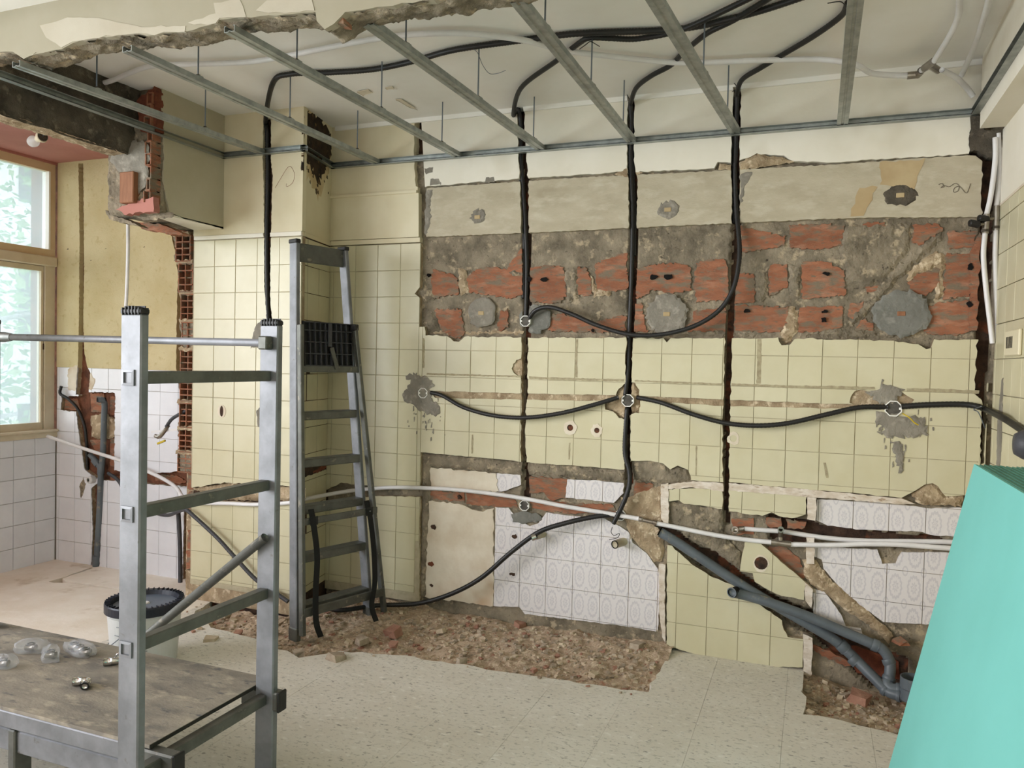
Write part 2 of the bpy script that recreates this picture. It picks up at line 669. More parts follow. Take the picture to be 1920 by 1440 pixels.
def slab(name, keeps, holes, fr, bk, mat, parent, to3=planeY, **kw):
    vf = slab2d(keeps, holes, fr, bk, to3)
    if vf is None:
        return None
    return mk(name, vf, mat, parent, **kw)


def rect(a, b, c, d):
    return [(a, c), (b, c), (b, d), (a, d)]


def bbox(poly):
    xs = [p[0] for p in poly]; ys = [p[1] for p in poly]
    return min(xs), max(xs), min(ys), max(ys)


TILE_CACHE = {}


def tile_field(parent, to3, ext, s0, t0, size, holes=(), keeps=None, mat='tile_cream', gap=0.0015, fr=0.0, th=0.008, uv=False, tw=None):
    """wall tiles one by one, each with its own edges; broken where holes or keep-outlines cut them"""
    es0, es1, et0, et1 = ext
    tw = tw or size
    hb = [(bbox(h), h) for h in holes]
    kb = [(bbox(k), k) for k in keeps] if keeps else None
    i0 = math.floor((es0 - s0) / tw + 1e-6)
    i1 = math.ceil((es1 - s0) / tw - 1e-6)
    j0 = math.floor((et0 - t0) / size + 1e-6)
    j1 = math.ceil((et1 - t0) / size - 1e-6)
    made = 0
    for i in range(i0, i1):
        for j in range(j0, j1):
            a0, a1 = max(es0, s0 + i * tw) + gap, min(es1, s0 + (i + 1) * tw) - gap
            b0, b1 = max(et0, t0 + j * size) + gap, min(et1, t0 + (j + 1) * size) - gap
            if a1 - a0 < 0.012 or b1 - b0 < 0.012:
                continue
            dz = RND.uniform(-0.0012, 0.0006)
            R = rect(a0, a1, b0, b1)
            hh = [h for (q, h) in hb if q[0] < a1 and q[1] > a0 and q[2] < b1 and q[3] > b0]
            kk = None
            if kb is not None:
                kk = [k for (q, k) in kb if q[0] < a1 and q[1] > a0 and q[2] < b1 and q[3] > b0]
                if not kk:
                    continue
            if not hh and kk is None:
                c = 0.0012
                P2 = [R, rect(a0 + c, a1 - c, b0 + c, b1 - c)]
                V = [to3(p[0], p[1], fr + dz + th) for p in R] + [to3(p[0], p[1], fr + dz + c) for p in R] + [to3(p[0], p[1], fr + dz) for p in P2[1]]
                F = [(8, 9, 10, 11)]
                for k in range(4):
                    k2 = (k + 1) % 4
                    F.append((4 + k, 4 + k2, 8 + k2, 8 + k))
                    F.append((k, k2, 4 + k2, 4 + k))
                uvs = None
                if uv:
                    uvs = [((p[0] - s0) / tw - i, (p[1] - t0) / size - j) for p in R + R + P2[1]]
                mk('tile', (V, F), mat, parent, uvs=uvs)
                made += 1
                continue
            if kk is not None:
                # clip the keep outlines by the tile: outside of the tile counts as a hole
                pts = region_clip(R, kk, hh)
            else:
                pts = region([R], hh)
            vs, tri = pts
            if not tri:
                continue
            area = sum(abs((vs[b][0] - vs[a][0]) * (vs[c][1] - vs[a][1]) - (vs[b][1] - vs[a][1]) * (vs[c][0] - vs[a][0])) for a, b, c in tri) / 2
            if area < 0.0002:
                continue
            n = len(vs)
            V = [to3(p[0], p[1], fr + dz) for p in vs] + [to3(p[0], p[1], fr + dz + th) for p in vs]
            F, cnt = [], {}
            for t in tri:
                a, b, c = (vs[q] for q in t)
                if (b[0] - a[0]) * (c[1] - a[1]) - (b[1] - a[1]) * (c[0] - a[0]) < 0:
                    t = (t[0], t[2], t[1])
                F.append(t)
                for k in range(3):
                    cnt[(t[k], t[(k + 1) % 3])] = 1
            for (a, b) in list(cnt):
                if (b, a) not in cnt:
                    F.append((b, a, a + n, b + n))
            uvs = [((p[0] - s0) / tw - i, (p[1] - t0) / size - j) for p in vs] * 2 if uv else None
            mk('tile', (V, F), mat, parent, uvs=uvs)
            made += 1
    return made


def region_clip(R, keeps, holes):
    pts, edges = [], []
    for loop in [R] + list(keeps) + list(holes):
        n0 = len(pts)
        pts += [Vector(p) for p in loop]
        edges += [(n0 + i, n0 + (i + 1) % len(loop)) for i in range(len(loop))]
    vs, es, fs, _, _, _ = delaunay_2d_cdt(pts, edges, [], 0, 1e-6)
    tri = []
    for f in fs:
        c = ((vs[f[0]].x + vs[f[1]].x + vs[f[2]].x) / 3, (vs[f[0]].y + vs[f[1]].y + vs[f[2]].y) / 3)
        if inside(c, R) and any(inside(c, k) for k in keeps) and not any(inside(c, h) for h in holes):
            tri.append(tuple(f))
    used = sorted({i for t in tri for i in t})
    mp = {u: i for i, u in enumerate(used)}
    return [(vs[u].x, vs[u].y) for u in used], [tuple(mp[i] for i in t) for t in tri]


def vnoise(x, y, seed=0):
    """smooth value noise in [-1, 1], vectorised"""
    x = np.asarray(x, float); y = np.asarray(y, float)
    xi = np.floor(x).astype(np.int64); yi = np.floor(y).astype(np.int64)
    fx = x - xi; fy = y - yi
    fx = fx * fx * (3 - 2 * fx); fy = fy * fy * (3 - 2 * fy)

    def h(a, b):
        n = (a * 374761393 + b * 668265263 + seed * 974711) & 0x7fffffff
        n = ((n ^ (n >> 13)) * 1274126177) & 0x7fffffff
        return ((n ^ (n >> 16)) & 0xffff) / 32767.5 - 1
    return (h(xi, yi) * (1 - fx) + h(xi + 1, yi) * fx) * (1 - fy) + (h(xi, yi + 1) * (1 - fx) + h(xi + 1, yi + 1) * fx) * fy


def fbm(x, y, seed=0, oct=4):
    s, a, t = 0, 1.0, 0
    for k in range(oct):
        s = s + a * vnoise(x * 2 ** k, y * 2 ** k, seed + k)
        t += a
        a *= 0.55
    return s / t


def relief(nx, ny, fn):
    """grid mesh; fn(i-array, j-array) -> xyz arrays"""
    J, I = np.meshgrid(np.arange(ny + 1), np.arange(nx + 1), indexing='xy')
    X, Y, Z = fn(I, J)
    V = np.stack([X.ravel(), Y.ravel(), Z.ravel()], 1)
    w = ny + 1
    a = (np.arange(nx)[:, None] * w + np.arange(ny)[None, :]).ravel()
    F = np.stack([a, a + w, a + w + 1, a + 1], 1)
    return V.tolist(), [tuple(q) for q in F.tolist()]


def chunk(c, s, seed, squash=(1, 1, 0.6)):
    """an irregular broken lump"""
    rn = random.Random(seed)
    base = [(-1, -1, -1), (1, -1, -1), (1, 1, -1), (-1, 1, -1), (-1, -1, 1), (1, -1, 1), (1, 1, 1), (-1, 1, 1)]
    rz = rn.uniform(0, 2 * PI)
    rx = rn.uniform(-0.4, 0.4)
    V = []
    for p in base:
        v = Vector([p[k] * s * squash[k] * rn.uniform(0.55, 1.1) for k in range(3)])
        v.rotate(Matrix.Rotation(rx, 3, 'X'))
        v.rotate(Matrix.Rotation(rz, 3, 'Z'))
        V.append((c[0] + v.x, c[1] + v.y, c[2] + v.z))
    F = [(0, 3, 2, 1), (4, 5, 6, 7), (0, 1, 5, 4), (1, 2, 6, 5), (2, 3, 7, 6), (3, 0, 4, 7)]
    return V, F


def lump(name, keeps, holes, fr, bk, mat, parent, to3=planeY, hgt=None, **kw):
    """a blob of mortar: feathered edge at the back, uneven front"""
    poly = keeps[0]
    b = bbox(poly)
    g = 0.009 if (b[1] - b[0]) * (b[3] - b[2]) < 0.03 else 0.014
    rn = random.Random(int(abs(b[0] * 7919 + b[2] * 104729) * 1000))
    inner = []
    P = np.array(poly)
    A, B2 = P, np.roll(P, -1, 0)
    D = B2 - A
    L2 = (D ** 2).sum(1) + 1e-12

    def dist(q):
        t = np.clip(((q - A) * D).sum(1) / L2, 0, 1)
        return math.sqrt((((A + D * t[:, None]) - q) ** 2).sum(1).min())
    x = b[0] + g / 2
    while x < b[1]:
        z = b[2] + g / 2
        while z < b[3]:
            q = (x + rn.uniform(-.3, .3) * g, z + rn.uniform(-.3, .3) * g)
            if inside(q, poly) and dist(np.array(q)) > g * 0.35:
                inner.append(q)
            z += g
        x += g
    pts, edges = [], []
    hb = [h for h in holes if bbox(h)[0] < b[1] and bbox(h)[1] > b[0] and bbox(h)[2] < b[3] and bbox(h)[3] > b[2]]
    for loop in [poly] + hb:
        n0 = len(pts)
        pts += [Vector(p) for p in loop]
        edges += [(n0 + i, n0 + (i + 1) % len(loop)) for i in range(len(loop))]
    pts += [Vector(p) for p in inner]
    vs, es, fs, _, _, _ = delaunay_2d_cdt(pts, edges, [], 0, 1e-6)
    tri = []
    for f in fs:
        c = ((vs[f[0]].x + vs[f[1]].x + vs[f[2]].x) / 3, (vs[f[0]].y + vs[f[1]].y + vs[f[2]].y) / 3)
        if inside(c, poly) and not any(inside(c, h) for h in hb):
            tri.append(tuple(f))
    if not tri:
        return None
    used = sorted({i for t in tri for i in t})
    mp = {u: i for i, u in enumerate(used)}
    V = []
    if hgt is None:
        hgt = {'cement_pad': 0.005, 'adhesive_smear': 0.0034, 'mortar_scar': 0.004}.get(name, 0.011)
    hgt = min(hgt, max(0.003, bk - fr))
    fw = 0.016 if hgt > 0.006 else 0.007
    for u in used:
        p = (vs[u].x, vs[u].y)
        d = dist(np.array(p))
        k = min(1.0, d / fw)
        k = k * k * (3 - 2 * k)
        nz = float(fbm(np.array([p[0] * 26]), np.array([p[1] * 26]), 17)[0])
        nf = float(vnoise(np.array([p[0] * 90]), np.array([p[1] * 90]), 19)[0])
        V.append(to3(p[0], p[1], fr + hgt * 0.9 * (1 - k) - k * hgt * (0.35 * nz + 0.16 * nf)))
    F = []
    for t in tri:
        a, b_, c = (vs[i] for i in t)
        if (b_.x - a.x) * (c.y - a.y) - (b_.y - a.y) * (c.x - a.x) < 0:
            t = (t[0], t[2], t[1])
        F.append(tuple(mp[i] for i in t))
    return mk(name, (V, F), mat, parent, **kw)


# ================================================================== THE SETTING
CEIL = 2.79
AY = -0.3733          # face of the tiled pier left of the recess
NY = -0.085           # face of the nook wall
XL = -0.94            # kitchen face of the demolished left partition
XW = -2.62            # inner face of the window wall
XR = 2.94             # right wall
YREAR = -10.2


def structure(name, vf, mat, parent=None, **kw):
    return mk(name, vf, mat, parent, kind='structure', **kw)


# ---- floor: terrazzo tiles on a screed, cut away along the back wall
sub = structure('floor', box(XW - 0.3, XR + 0.3, YREAR, 0.25, -0.16, -0.055), 'rubble', label='bare screed floor with worn terrazzo tiles and rubble', cat='floor')
pit_l = ragged([(-1.16, 0.1)] + [tuple(onZ(x, y, 0)[:2]) for x, y in ((362, 1150), (395, 1175), (470, 1195), (560, 1232), (640, 1222), (720, 1225), (830, 1240), (930, 1258), (1060, 1275), (1140, 1288), (1214, 1297), (1250, 1237))] + [(1.56, 0.1)], 0.012, 0.05, 3)
pit_r = ragged([(2.215, 0.1), (2.215, -0.20), (2.225, -0.485), (2.42, -0.50), (2.60, -0.545), (2.80, -0.56), (XR + .01, -0.56), (XR + .01, 0.1)], 0.012, 0.05, 4, skip=(0,))
FH = [pit_l, pit_r]


def floor3(s, t, d):
    return (s, t, -d)


nook_floor = [(XW, NY + 0.03), (-1.02, NY + 0.03), (-1.0, -0.9), (-1.05, -1.7), (-1.05, YREAR), (XW, YREAR)]
chase_f = [tuple(onZ(x, y, 0)[:2]) for x, y in zm(0, 820, 5.142, [(880, 1255), (900, 1262), (700, 1325), (610, 1360), (640, 1385), (930, 1425), (1240, 1470), (1240, 1482), (900, 1438), (630, 1402), (520, 1402), (470, 1390), (560, 1365), (640, 1340), (700, 1315)])]
slab('screed', [nook_floor], [pit_l, ragged(chase_f, 0.004, 0.04, 8)], 0.0, 0.05, 'floor_beige', sub, floor3)
fx0, fy0, fs = -1.105, 0.275, 0.325
for i in range(0, 13):
    for j in range(-33, 1):
        a0, a1 = fx0 + i * fs + 0.0004, min(XR, fx0 + (i + 1) * fs - 0.0004)
        b0, b1 = fy0 + j * fs + 0.0004, min(0.03, fy0 + (j + 1) * fs - 0.0004)
        if a0 > XR - 0.02 or b1 < YREAR or b0 > 0.0:
            continue
        a0 = max(a0, -1.03)
        R = rect(a0, a1, b0, b1)
        hh = [h for h in FH if bbox(h)[0] < a1 and bbox(h)[1] > a0 and bbox(h)[2] < b1 and bbox(h)[3] > b0]
        dz = RND.uniform(-0.0003, 0.0003)
        vf = slab2d([R], hh, dz, 0.05, floor3) if hh else box(a0, a1, b0, b1, -0.05, -dz)
        if vf:
            mk('floor_tile', vf, 'terrazzo', sub)

# ---- ceilings
ceil = structure('ceiling', box(-1.25, XR + 0.3, YREAR, 0.15, CEIL, CEIL + 0.12), 'ceiling_paint', label='off-white kitchen ceiling above the metal furring grid', cat='ceiling')
structure('ceiling_nook', box(XW - 0.3, -1.25, YREAR, 0.15, 2.715, 2.83), 'pink_paint', label='pink painted ceiling of the window nook', cat='ceiling')
# flaked paint on the ceiling
for k, pp in enumerate(([(668, 170), (690, 166), (698, 172), (680, 178)], [(722, 162), (736, 160), (738, 165), (725, 167)], [(740, 184), (768, 200), (784, 205), (772, 196), (752, 184)])):
    q = [tuple(onZ(x, y, CEIL)[:2]) for x, y in pp]
    mk('paint_flake', slab2d([ragged(q, 0.004, 0.02, k)], [], 0, -0.002, lambda s, t, d: (s, t, CEIL - 0.004 + d)), 'plaster_white', ceil)

# ---- back wall (B): rough core with chases, then coats, bricks and tiles
CH1 = [(969, 176), (982, 176), (984, 250), (990, 340), (991, 440), (991, 590), (990, 640), (989, 740), (986, 760), (985, 830), (987, 850), (989, 900), (991, 938), (974, 938), (977, 900), (976, 830), (977, 760), (978, 640), (977, 560), (976, 440), (974, 340), (970, 250)]
CH2 = [(1177, 178), (1190, 178), (1189, 300), (1195, 345), (1193, 480), (1190, 560), (1186, 640), (1184, 700), (1182, 780), (1182, 870), (1185, 900), (1172, 945), (1166, 935), (1171, 870), (1171, 780), (1172, 700), (1175, 620), (1178, 500), (1178, 360), (1175, 300)]
CH3 = [(1375, 165), (1390, 163), (1386, 290), (1388, 330), (1387, 430), (1383, 500), (1376, 580), (1373, 640), (1371, 720), (1369, 780), (1367, 860), (1367, 950), (1368, 985), (1357, 985), (1355, 950), (1355, 860), (1354, 790), (1358, 700), (1359, 640), (1362, 580), (1368, 500), (1372, 430), (1371, 330), (1370, 290)]
RCH = [(1822, 205), (1846, 235), (1872, 300), (1868, 460), (1862, 640), (1852, 750), (1846, 870), (1838, 870), (1842, 748), (1828, 738), (1832, 640), (1840, 470), (1842, 300), (1818, 285)]
chases = [ragged(xz(c), 0.0035, 0.018, 11 + k) for k, c in enumerate((CH1, CH2, CH3))]
rchase = ragged(xz(RCH), 0.005, 0.02, 19)
lchase = ragged(xz([(778, 210), (790, 210), (788, 300), (788, 350), (799, 352), (797, 440), (790, 440), (787, 352), (779, 350), (776, 290)]), 0.004, 0.02, 23)

wall_b = structure('wall_back', box(-0.62, XR + 0.3, 0.062, 0.3, -0.1, CEIL + 0.05), 'chase_dark', label='stripped back wall of brick, mortar and cream tiles with cable chases', cat='wall')

# pits: pipe chases low on the wall (px outlines, cut right through the rough core)
PIT1 = zm(1180, 880, 3.6, [(165, 380), (260, 380), (440, 520), (560, 560), (700, 660), (850, 790), (1000, 880), (1180, 960), (1240, 970), (1420, 1060), (1560, 1150), (1640, 1190), (1900, 1300), (1900, 1560), (1640, 1500), (1400, 1290), (1240, 1150), (1100, 1060), (900, 930), (700, 800), (520, 700), (400, 620), (300, 520)])
PIT2 = zm(1440, 900, 2.88, [(0, 185), (60, 200), (200, 215), (320, 250), (520, 275), (780, 300), (960, 318), (960, 372), (700, 372), (520, 350), (300, 345), (120, 350), (0, 330)])
pits = [ragged(xz(PIT1), 0.006, 0.02, 31), ragged(xz(PIT2), 0.005, 0.02, 32)]

# the rough core as one relief surface: mortar with grains and the cut chases
cut = chases + [rchase] + pits
cb = [(bbox(c), c) for c in cut]
GX0, GX1, GZ0, GZ1, GS = -0.49, XR + 0.02, -0.06, 2.60, 0.010
gnx, gnz = int((GX1 - GX0) / GS), int((GZ1 - GZ0) / GS)


def core_fn(I, J):
    x = GX0 + I * GS
    z = GZ0 + J * GS
    y = 0.031 + 0.0035 * fbm(x * 9, z * 9, 5) + 0.0025 * fbm(x * 45, z * 45, 9)
    for (b, c) in cb:
        sel = np.argwhere((x > b[0]) & (x < b[1]) & (z > b[2]) & (z < b[3]))
        for (p, q) in sel:
            if inside((x[p, q], z[p, q]), c):
                y[p, q] = 0.064
    return x, y, z


core = mk('rough_core', relief(gnx, gnz, core_fn), 'mortar', wall_b, smooth=True)

# upper coats
X800 = xz([(796, 400)])[0][0]
ZB = 2.400
ZM = 2.140
up_l = [(-0.49, 2.385), (xz([(783, 355)])[0][0], 2.385), (xz([(785, 300)])[0][0], CEIL), (-0.49, CEIL)]
slab('paint_coat', [up_l], [lchase], 0.0, 0.06, 'paint_cream', wall_b)
slab('paint_panel', [[(-0.455, 2.125), (xz([(786, 450)])[0][0], 2.125), (xz([(786, 360)])[0][0], 2.372), (-0.455, 2.372)]], [lchase], -0.008, 0.06, 'paint_cream', wall_b)
slab('panel_ledge', [rect(-0.49, xz([(783, 355)])[0][0], 2.372, 2.387)], [], -0.016, 0.04, 'paint_cream', wall_b)
slab('panel_ledge', [rect(-0.49, -0.455, 2.125, 2.372)], [], -0.002, 0.04, 'paint_cream', wall_b)
tb = xz([(797, 350), (900, 341), (975, 335), (1075, 329), (1165, 322), (1180, 325), (1200, 322), (1340, 316), (1345, 304), (1372, 305), (1386, 302), (1420, 288), (1470, 292), (1490, 303), (1560, 304), (1690, 296), (1800, 290), (1818, 288)])
up_r = [(p[0], p[1]) for p in tb] + [(2.86, 2.60), (2.86, CEIL), (xz([(790, 205)])[0][0], CEIL)]
up_r = ragged(up_r, 0.003, 0.02, 41, skip=(len(up_r) - 1, len(up_r) - 2, len(up_r) - 3))
slab('paint_coat', [up_r], chases + [rchase, lchase], 0.0, 0.06, 'paint_white', wall_b)
rp = xz([(799, 352), (900, 345), (1075, 333), (1340, 320), (1560, 308), (1820, 290), (1846, 292), (1842, 400), (1838, 406), (1700, 407), (1600, 408), (1500, 412), (1390, 417), (1180, 427), (985, 436), (798, 444)])
slab('plaster_coat', [ragged(rp, 0.0025, 0.015, 42)], chases + [rchase, lchase], 0.006, 0.05, 'plaster_rough', wall_b)
# cove along the ceiling
slab('cove', [rect(-0.45, 2.86, CEIL - 0.024, CEIL)], chases, -0.012, 0.0, 'ceiling_paint', wall_b)
# broken mortar lip under the white coat and brown damp stains (stains have their own outline)
lump('mortar_lip', [ragged(xz([(1346, 318), (1348, 306), (1372, 308), (1420, 289), (1465, 294), (1492, 303), (1440, 312), (1390, 318)]), 0.004, 0.012, 5)], chases, -0.003, 0.03, 'mortar_sand', wall_b)
lump('mortar_scar', [ragged(xz([(797, 354), (812, 356), (806, 380), (808, 410), (800, 440), (795, 440)]), 0.006, 0.012, 6)], [], 0.003, 0.03, 'cement_patch', wall_b)
lump('mortar_scar', [ragged(xz([(1387, 322), (1420, 318), (1404, 336), (1398, 350), (1393, 385), (1387, 396)]), 0.005, 0.012, 7)], [], 0.004, 0.03, 'cement_patch', wall_b)
lump('mortar_scar', [ragged(xz([(1152, 328), (1172, 312), (1206, 324), (1180, 333)]), 0.004, 0.012, 8)], chases, -0.001, 0.03, 'mortar_sand', wall_b)
slab('damp_stain', [ragged(xz([(1650, 303), (1735, 298), (1722, 330), (1715, 352), (1652, 345)]), 0.006, 0.02, 9)], [], 0.0045, 0.02, 'stain_brown', wall_b)
slab('damp_stain', [ragged(xz([(1611, 352), (1645, 348), (1618, 405), (1592, 408)]), 0.006, 0.02, 10)], [], 0.0045, 0.02, 'stain_brown', wall_b)
slab('paint_scar', [ragged(xz([(796, 316), (812, 314), (812, 324), (798, 326)]), 0.004, 0.01, 12)], [], -0.001, 0.01, 'cement_patch', wall_b)
slab('paint_scar', [ragged(xz([(808, 336), (822, 334), (828, 346), (806, 348)]), 0.004, 0.01, 13)], [], -0.001, 0.01, 'cement_patch', wall_b)
slab('paint_scar', [ragged(xz([(912, 333), (926, 332), (928, 341), (910, 343)]), 0.003, 0.01, 14)], [], -0.001, 0.01, 'cement_patch', wall_b)
# pencil scribble on the bare plaster
for s in ([(1760, 346), (1766, 344), (1770, 350), (1764, 352), (1770, 348), (1780, 350), (1790, 344), (1798, 348), (1796, 358), (1788, 360), (1790, 352), (1800, 350), (1812, 362), (1820, 344)],):
    p3 = [tuple(onY(x, y, 0.004)) for x, y in s]
    mk('pencil_mark', tube(p3, 0.0012, 5, 4), 'ink', wall_b)

# tile layer of the back wall
BZ = [(789, 442), (1842, 404), (1838, 637), (1752, 637), (1744, 652), (1735, 656), (1722, 645), (1675, 640), (1490, 634), (1481, 647), (1466, 648), (1458, 634), (1258, 634), (1250, 642), (1244, 634), (1010, 633), (870, 631), (860, 641), (850, 639), (838, 630), (797, 628), (794, 565), (777, 550), (789, 535)]
REC = [(789, 848), (993, 867), (1173, 881), (1184, 865), (1218, 864), (1243, 868), (1256, 880), (1270, 872), (1290, 882), (1296, 893), (1296, 905), (1253, 910), (1250, 1000), (1250, 1420), (785, 1420), (786, 1000)]
LOW = [(1240, 906), (1300, 900), (1360, 904), (1500, 916), (1600, 925), (1690, 934), (1715, 922), (1733, 908), (1750, 905), (1758, 910), (1767, 925), (1773, 931), (1808, 929), (1860, 932), (1860, 1500), (1240, 1500)]
HOL1 = zm(740, 640, 3.692, [(885, 118), (840, 130), (808, 185), (830, 225), (885, 255)])
HOL2 = zm(740, 640, 3.692, [(1600, 280), (1660, 285), (1690, 340), (1700, 400), (1695, 495), (1640, 500), (1600, 545), (1550, 530), (1510, 485), (1460, 470), (1450, 420), (1530, 400), (1540, 350)])
HOL3 = zm(1500, 640, 4.5, [(430, 480), (455, 425), (500, 408), (600, 430), (700, 470), (860, 430), (960, 490), (930, 545), (860, 560), (560, 545), (420, 525)])
CHHL = [(806, 733), (1000, 738), (1166, 741), (1166, 752), (1050, 751), (815, 746)]
CHHR = [(1198, 742), (1350, 749), (1560, 757), (1652, 760), (1652, 768), (1560, 766), (1350, 761), (1198, 751)]
PIPECH = [(600, 924), (640, 905), (665, 908), (700, 912), (790, 913), (790, 932), (700, 930), (600, 945)]
HB = [ragged(xz(p), a, st, 50 + k) for k, (p, a, st) in enumerate(((BZ, 0.004, 0.02), (REC, 0.003, 0.03), (LOW, 0.003, 0.03), (HOL1, 0.003, 0.012), (HOL2, 0.004, 0.015), (HOL3, 0.003, 0.015), (CHHL, 0.002, 0.03), (CHHR, 0.002, 0.03), (PIPECH, 0.003, 0.02)))]
tile_top = [rect(-0.49, xz([(788, 500)])[0][0], 0.05, 2.092), rect(xz([(788, 500)])[0][0], 2.895, 0.05, 1.62)]
thick_holes = [HB[0], HB[1], HB[2], HB[4], HB[8]]
slab('tile_bed', tile_top, thick_holes + chases + [rchase], 0.0082, 0.034, 'mortar_sand', wall_b)
slab('grout_bed', tile_top, HB + chases + [rchase], 0.0035, 0.0084, 'grout', wall_b)
for t in ((-0.49, xz([(788, 500)])[0][0], 0.10, 2.092), (xz([(788, 500)])[0][0], 2.905, 0.4, 1.62)):
    tile_field(wall_b, planeY, t, 0.0, 1.49, 0.15, holes=HB + chases + [rchase])
# bead over the left tile field
slab('tile_bead', [rect(-0.47, xz([(788, 455)])[0][0], 2.096, 2.122)], [], -0.006, 0.03, 'paint_cream', wall_b)
# cut tile trim at the right corner
slab('corner_bead', [rect(2.897, 2.925, 0.0, xz([(1840, 640)])[0][1])], [rchase], 0.002, 0.03, 'tile_cream', wall_b)

# holes for old fixings in the tiles
for (x, y, r, rim) in ((1069, 802, 7, 16), (1119, 807, 6, 14), (1375, 822, 7, 13), (1427, 1056, 13, 17)):
    c = onY(x, y, -0.0015)
    rr = r * 0.0024
    rn = ragged([(c[0] + rim * 0.0024 * math.cos(a) * 0.9, c[2] + rim * 0.0024 * math.sin(a)) for a in np.linspace(0, 2 * PI, 18)[:-1]], 0.004, 0.01, int(x))
    bore = [(c[0] + rr * math.cos(a), c[2] + rr * math.sin(a)) for a in np.linspace(0, 2 * PI, 15)[:-1]]
    slab('fixing_collar', [rn], [bore], -0.0022, 0.006, 'plaster_white', wall_b)
    mk('fixing_bore', slab2d([bore], [], 0.0, 0.004, planeY), 'chase_dark', wall_b)

# ---- brickwork laid bare between the plaster and the tiles
S4 = lambda pts: zm(740, 380, 4.0, pts)
S36 = lambda pts: zm(1140, 260, 3.6, pts)
S31 = lambda pts: zm(1480, 240, 3.13, pts)
BR = [S4([(290, 500), (400, 530), (470, 560), (480, 690), (380, 700), (300, 720), (270, 600)]),
      S4([(540, 560), (640, 490), (760, 480), (840, 500), (955, 330), (960, 500), (960, 690), (860, 720), (740, 700), (560, 670)]),
      S4([(1005, 490), (1150, 470), (1260, 480), (1280, 560), (1285, 700), (1240, 750), (1090, 750), (1008, 740)]),
      S4([(1370, 480), (1440, 490), (1470, 560), (1480, 700), (1370, 690)]),
      S4([(1500, 460), (1740, 370), (1750, 640), (1640, 670), (1520, 640)]),
      S4([(300, 800), (490, 800), (510, 900), (530, 970), (480, 1020), (420, 1000), (360, 960), (330, 900)]),
      S4([(790, 820), (850, 800), (850, 930), (800, 960), (770, 950)]),
      S4([(1150, 850), (1250, 830), (1480, 900), (1700, 850), (1735, 850), (1730, 980), (1150, 960)]),
      S36([(190, 880), (300, 850), (480, 840), (560, 870), (560, 1020), (440, 1040), (300, 1020), (250, 1060), (185, 1080)]),
      S36([(595, 840), (700, 815), (800, 820), (815, 1090), (600, 1100), (580, 980)]),
      S36([(160, 1110), (230, 1110), (240, 1240), (270, 1300), (165, 1300)]),
      S36([(570, 1160), (790, 1140), (800, 1300), (480, 1300), (580, 1220)]),
      S36([(895, 590), (1195, 660), (1195, 720), (1140, 730), (960, 760), (895, 765)]),
      S36([(1230, 590), (1512, 575), (1512, 740), (1350, 745), (1225, 735)]),
      S36([(870, 900), (985, 920), (995, 1100), (860, 1110)]),
      S36([(1085, 850), (1200, 850), (1210, 1000), (1090, 1070)]),
      S36([(1310, 830), (1512, 830), (1512, 1070), (1310, 1080)]),
      S36([(860, 1120), (1210, 1140), (1215, 1260), (1160, 1310), (850, 1290)]),
      S36([(1290, 1180), (1512, 1130), (1512, 1260), (1290, 1310)]),
      S31([(5, 570), (320, 565), (310, 690), (180, 710), (5, 700)]),
      S31([(430, 560), (560, 550), (575, 595), (450, 605)]),
      S31([(730, 570), (880, 560), (900, 600), (760, 690), (720, 660)]),
      S31([(80, 790), (200, 780), (320, 840), (330, 980), (80, 995)]),
      S31([(700, 900), (750, 850), (880, 820), (880, 920), (800, 980), (700, 960)]),
      S31([(915, 740), (1120, 730), (1060, 990), (910, 1000)]),
      S31([(60, 1050), (310, 1045), (310, 1170), (200, 1190), (55, 1200)]),
      S31([(355, 1030), (440, 1020), (380, 1130), (350, 1110)]),
      S31([(800, 1060), (900, 1020), (1060, 1010), (1070, 1190), (960, 1220), (790, 1200)]),
      S31([(440, 1110), (490, 1150), (500, 1190), (380, 1180)]),
      S31([(930, 610), (1100, 600), (1090, 690), (940, 710)]),
      S31([(445, 930), (525, 925), (520, 950), (450, 970)])]
for k, b in enumerate(BR):
    slab('brick', [ragged(xz(b, 0.024), 0.0065, 0.010, 100 + k)], chases + [rchase], 0.0225 + 0.00012 * k, 0.04, 'brick', wall_b)
# mortar smears standing proud over the bricks
SM = [S4([(480, 480), (540, 500), (560, 660), (500, 700), (470, 640)]), S4([(840, 520), (900, 500), (960, 520), (950, 560), (880, 560)]),
      S4([(1260, 520), (1370, 480), (1380, 700), (1290, 750), (1270, 600)]), S4([(1450, 520), (1520, 640), (1640, 660), (1600, 700), (1500, 710), (1460, 600)]),
      S36([(985, 900), (1085, 860), (1080, 1070), (1000, 1110)]), S36([(1220, 850), (1310, 860), (1300, 1080), (1220, 1060)]),
      S36([(1215, 1130), (1290, 1160), (1280, 1300), (1200, 1390), (1160, 1340)]),
      S31([(330, 560), (720, 560), (700, 720), (560, 900), (420, 940), (330, 880), (300, 700)]),
      S31([(320, 1170), (540, 900), (720, 730), (890, 600), (900, 640), (700, 840), (610, 920), (480, 1080), (370, 1160)]),
      S31([(690, 840), (860, 720), (920, 740), (900, 1000), (860, 1000), (870, 820), (760, 850), (700, 900)]),
      S4([(225, 790), (290, 800), (320, 900), (330, 960), (225, 980)]), S4([(150, 660), (190, 630), (300, 660), (290, 730), (220, 740)]),
      S4([(300, 960), (520, 975), (960, 955), (960, 985), (240, 985)]), S36([(190, 1300), (560, 1300), (800, 1300), (1160, 1310), (1160, 1335), (190, 1335)]),
      S31([(60, 1190), (300, 1180), (560, 1200), (700, 1195), (690, 1220), (560, 1235), (60, 1225)])]
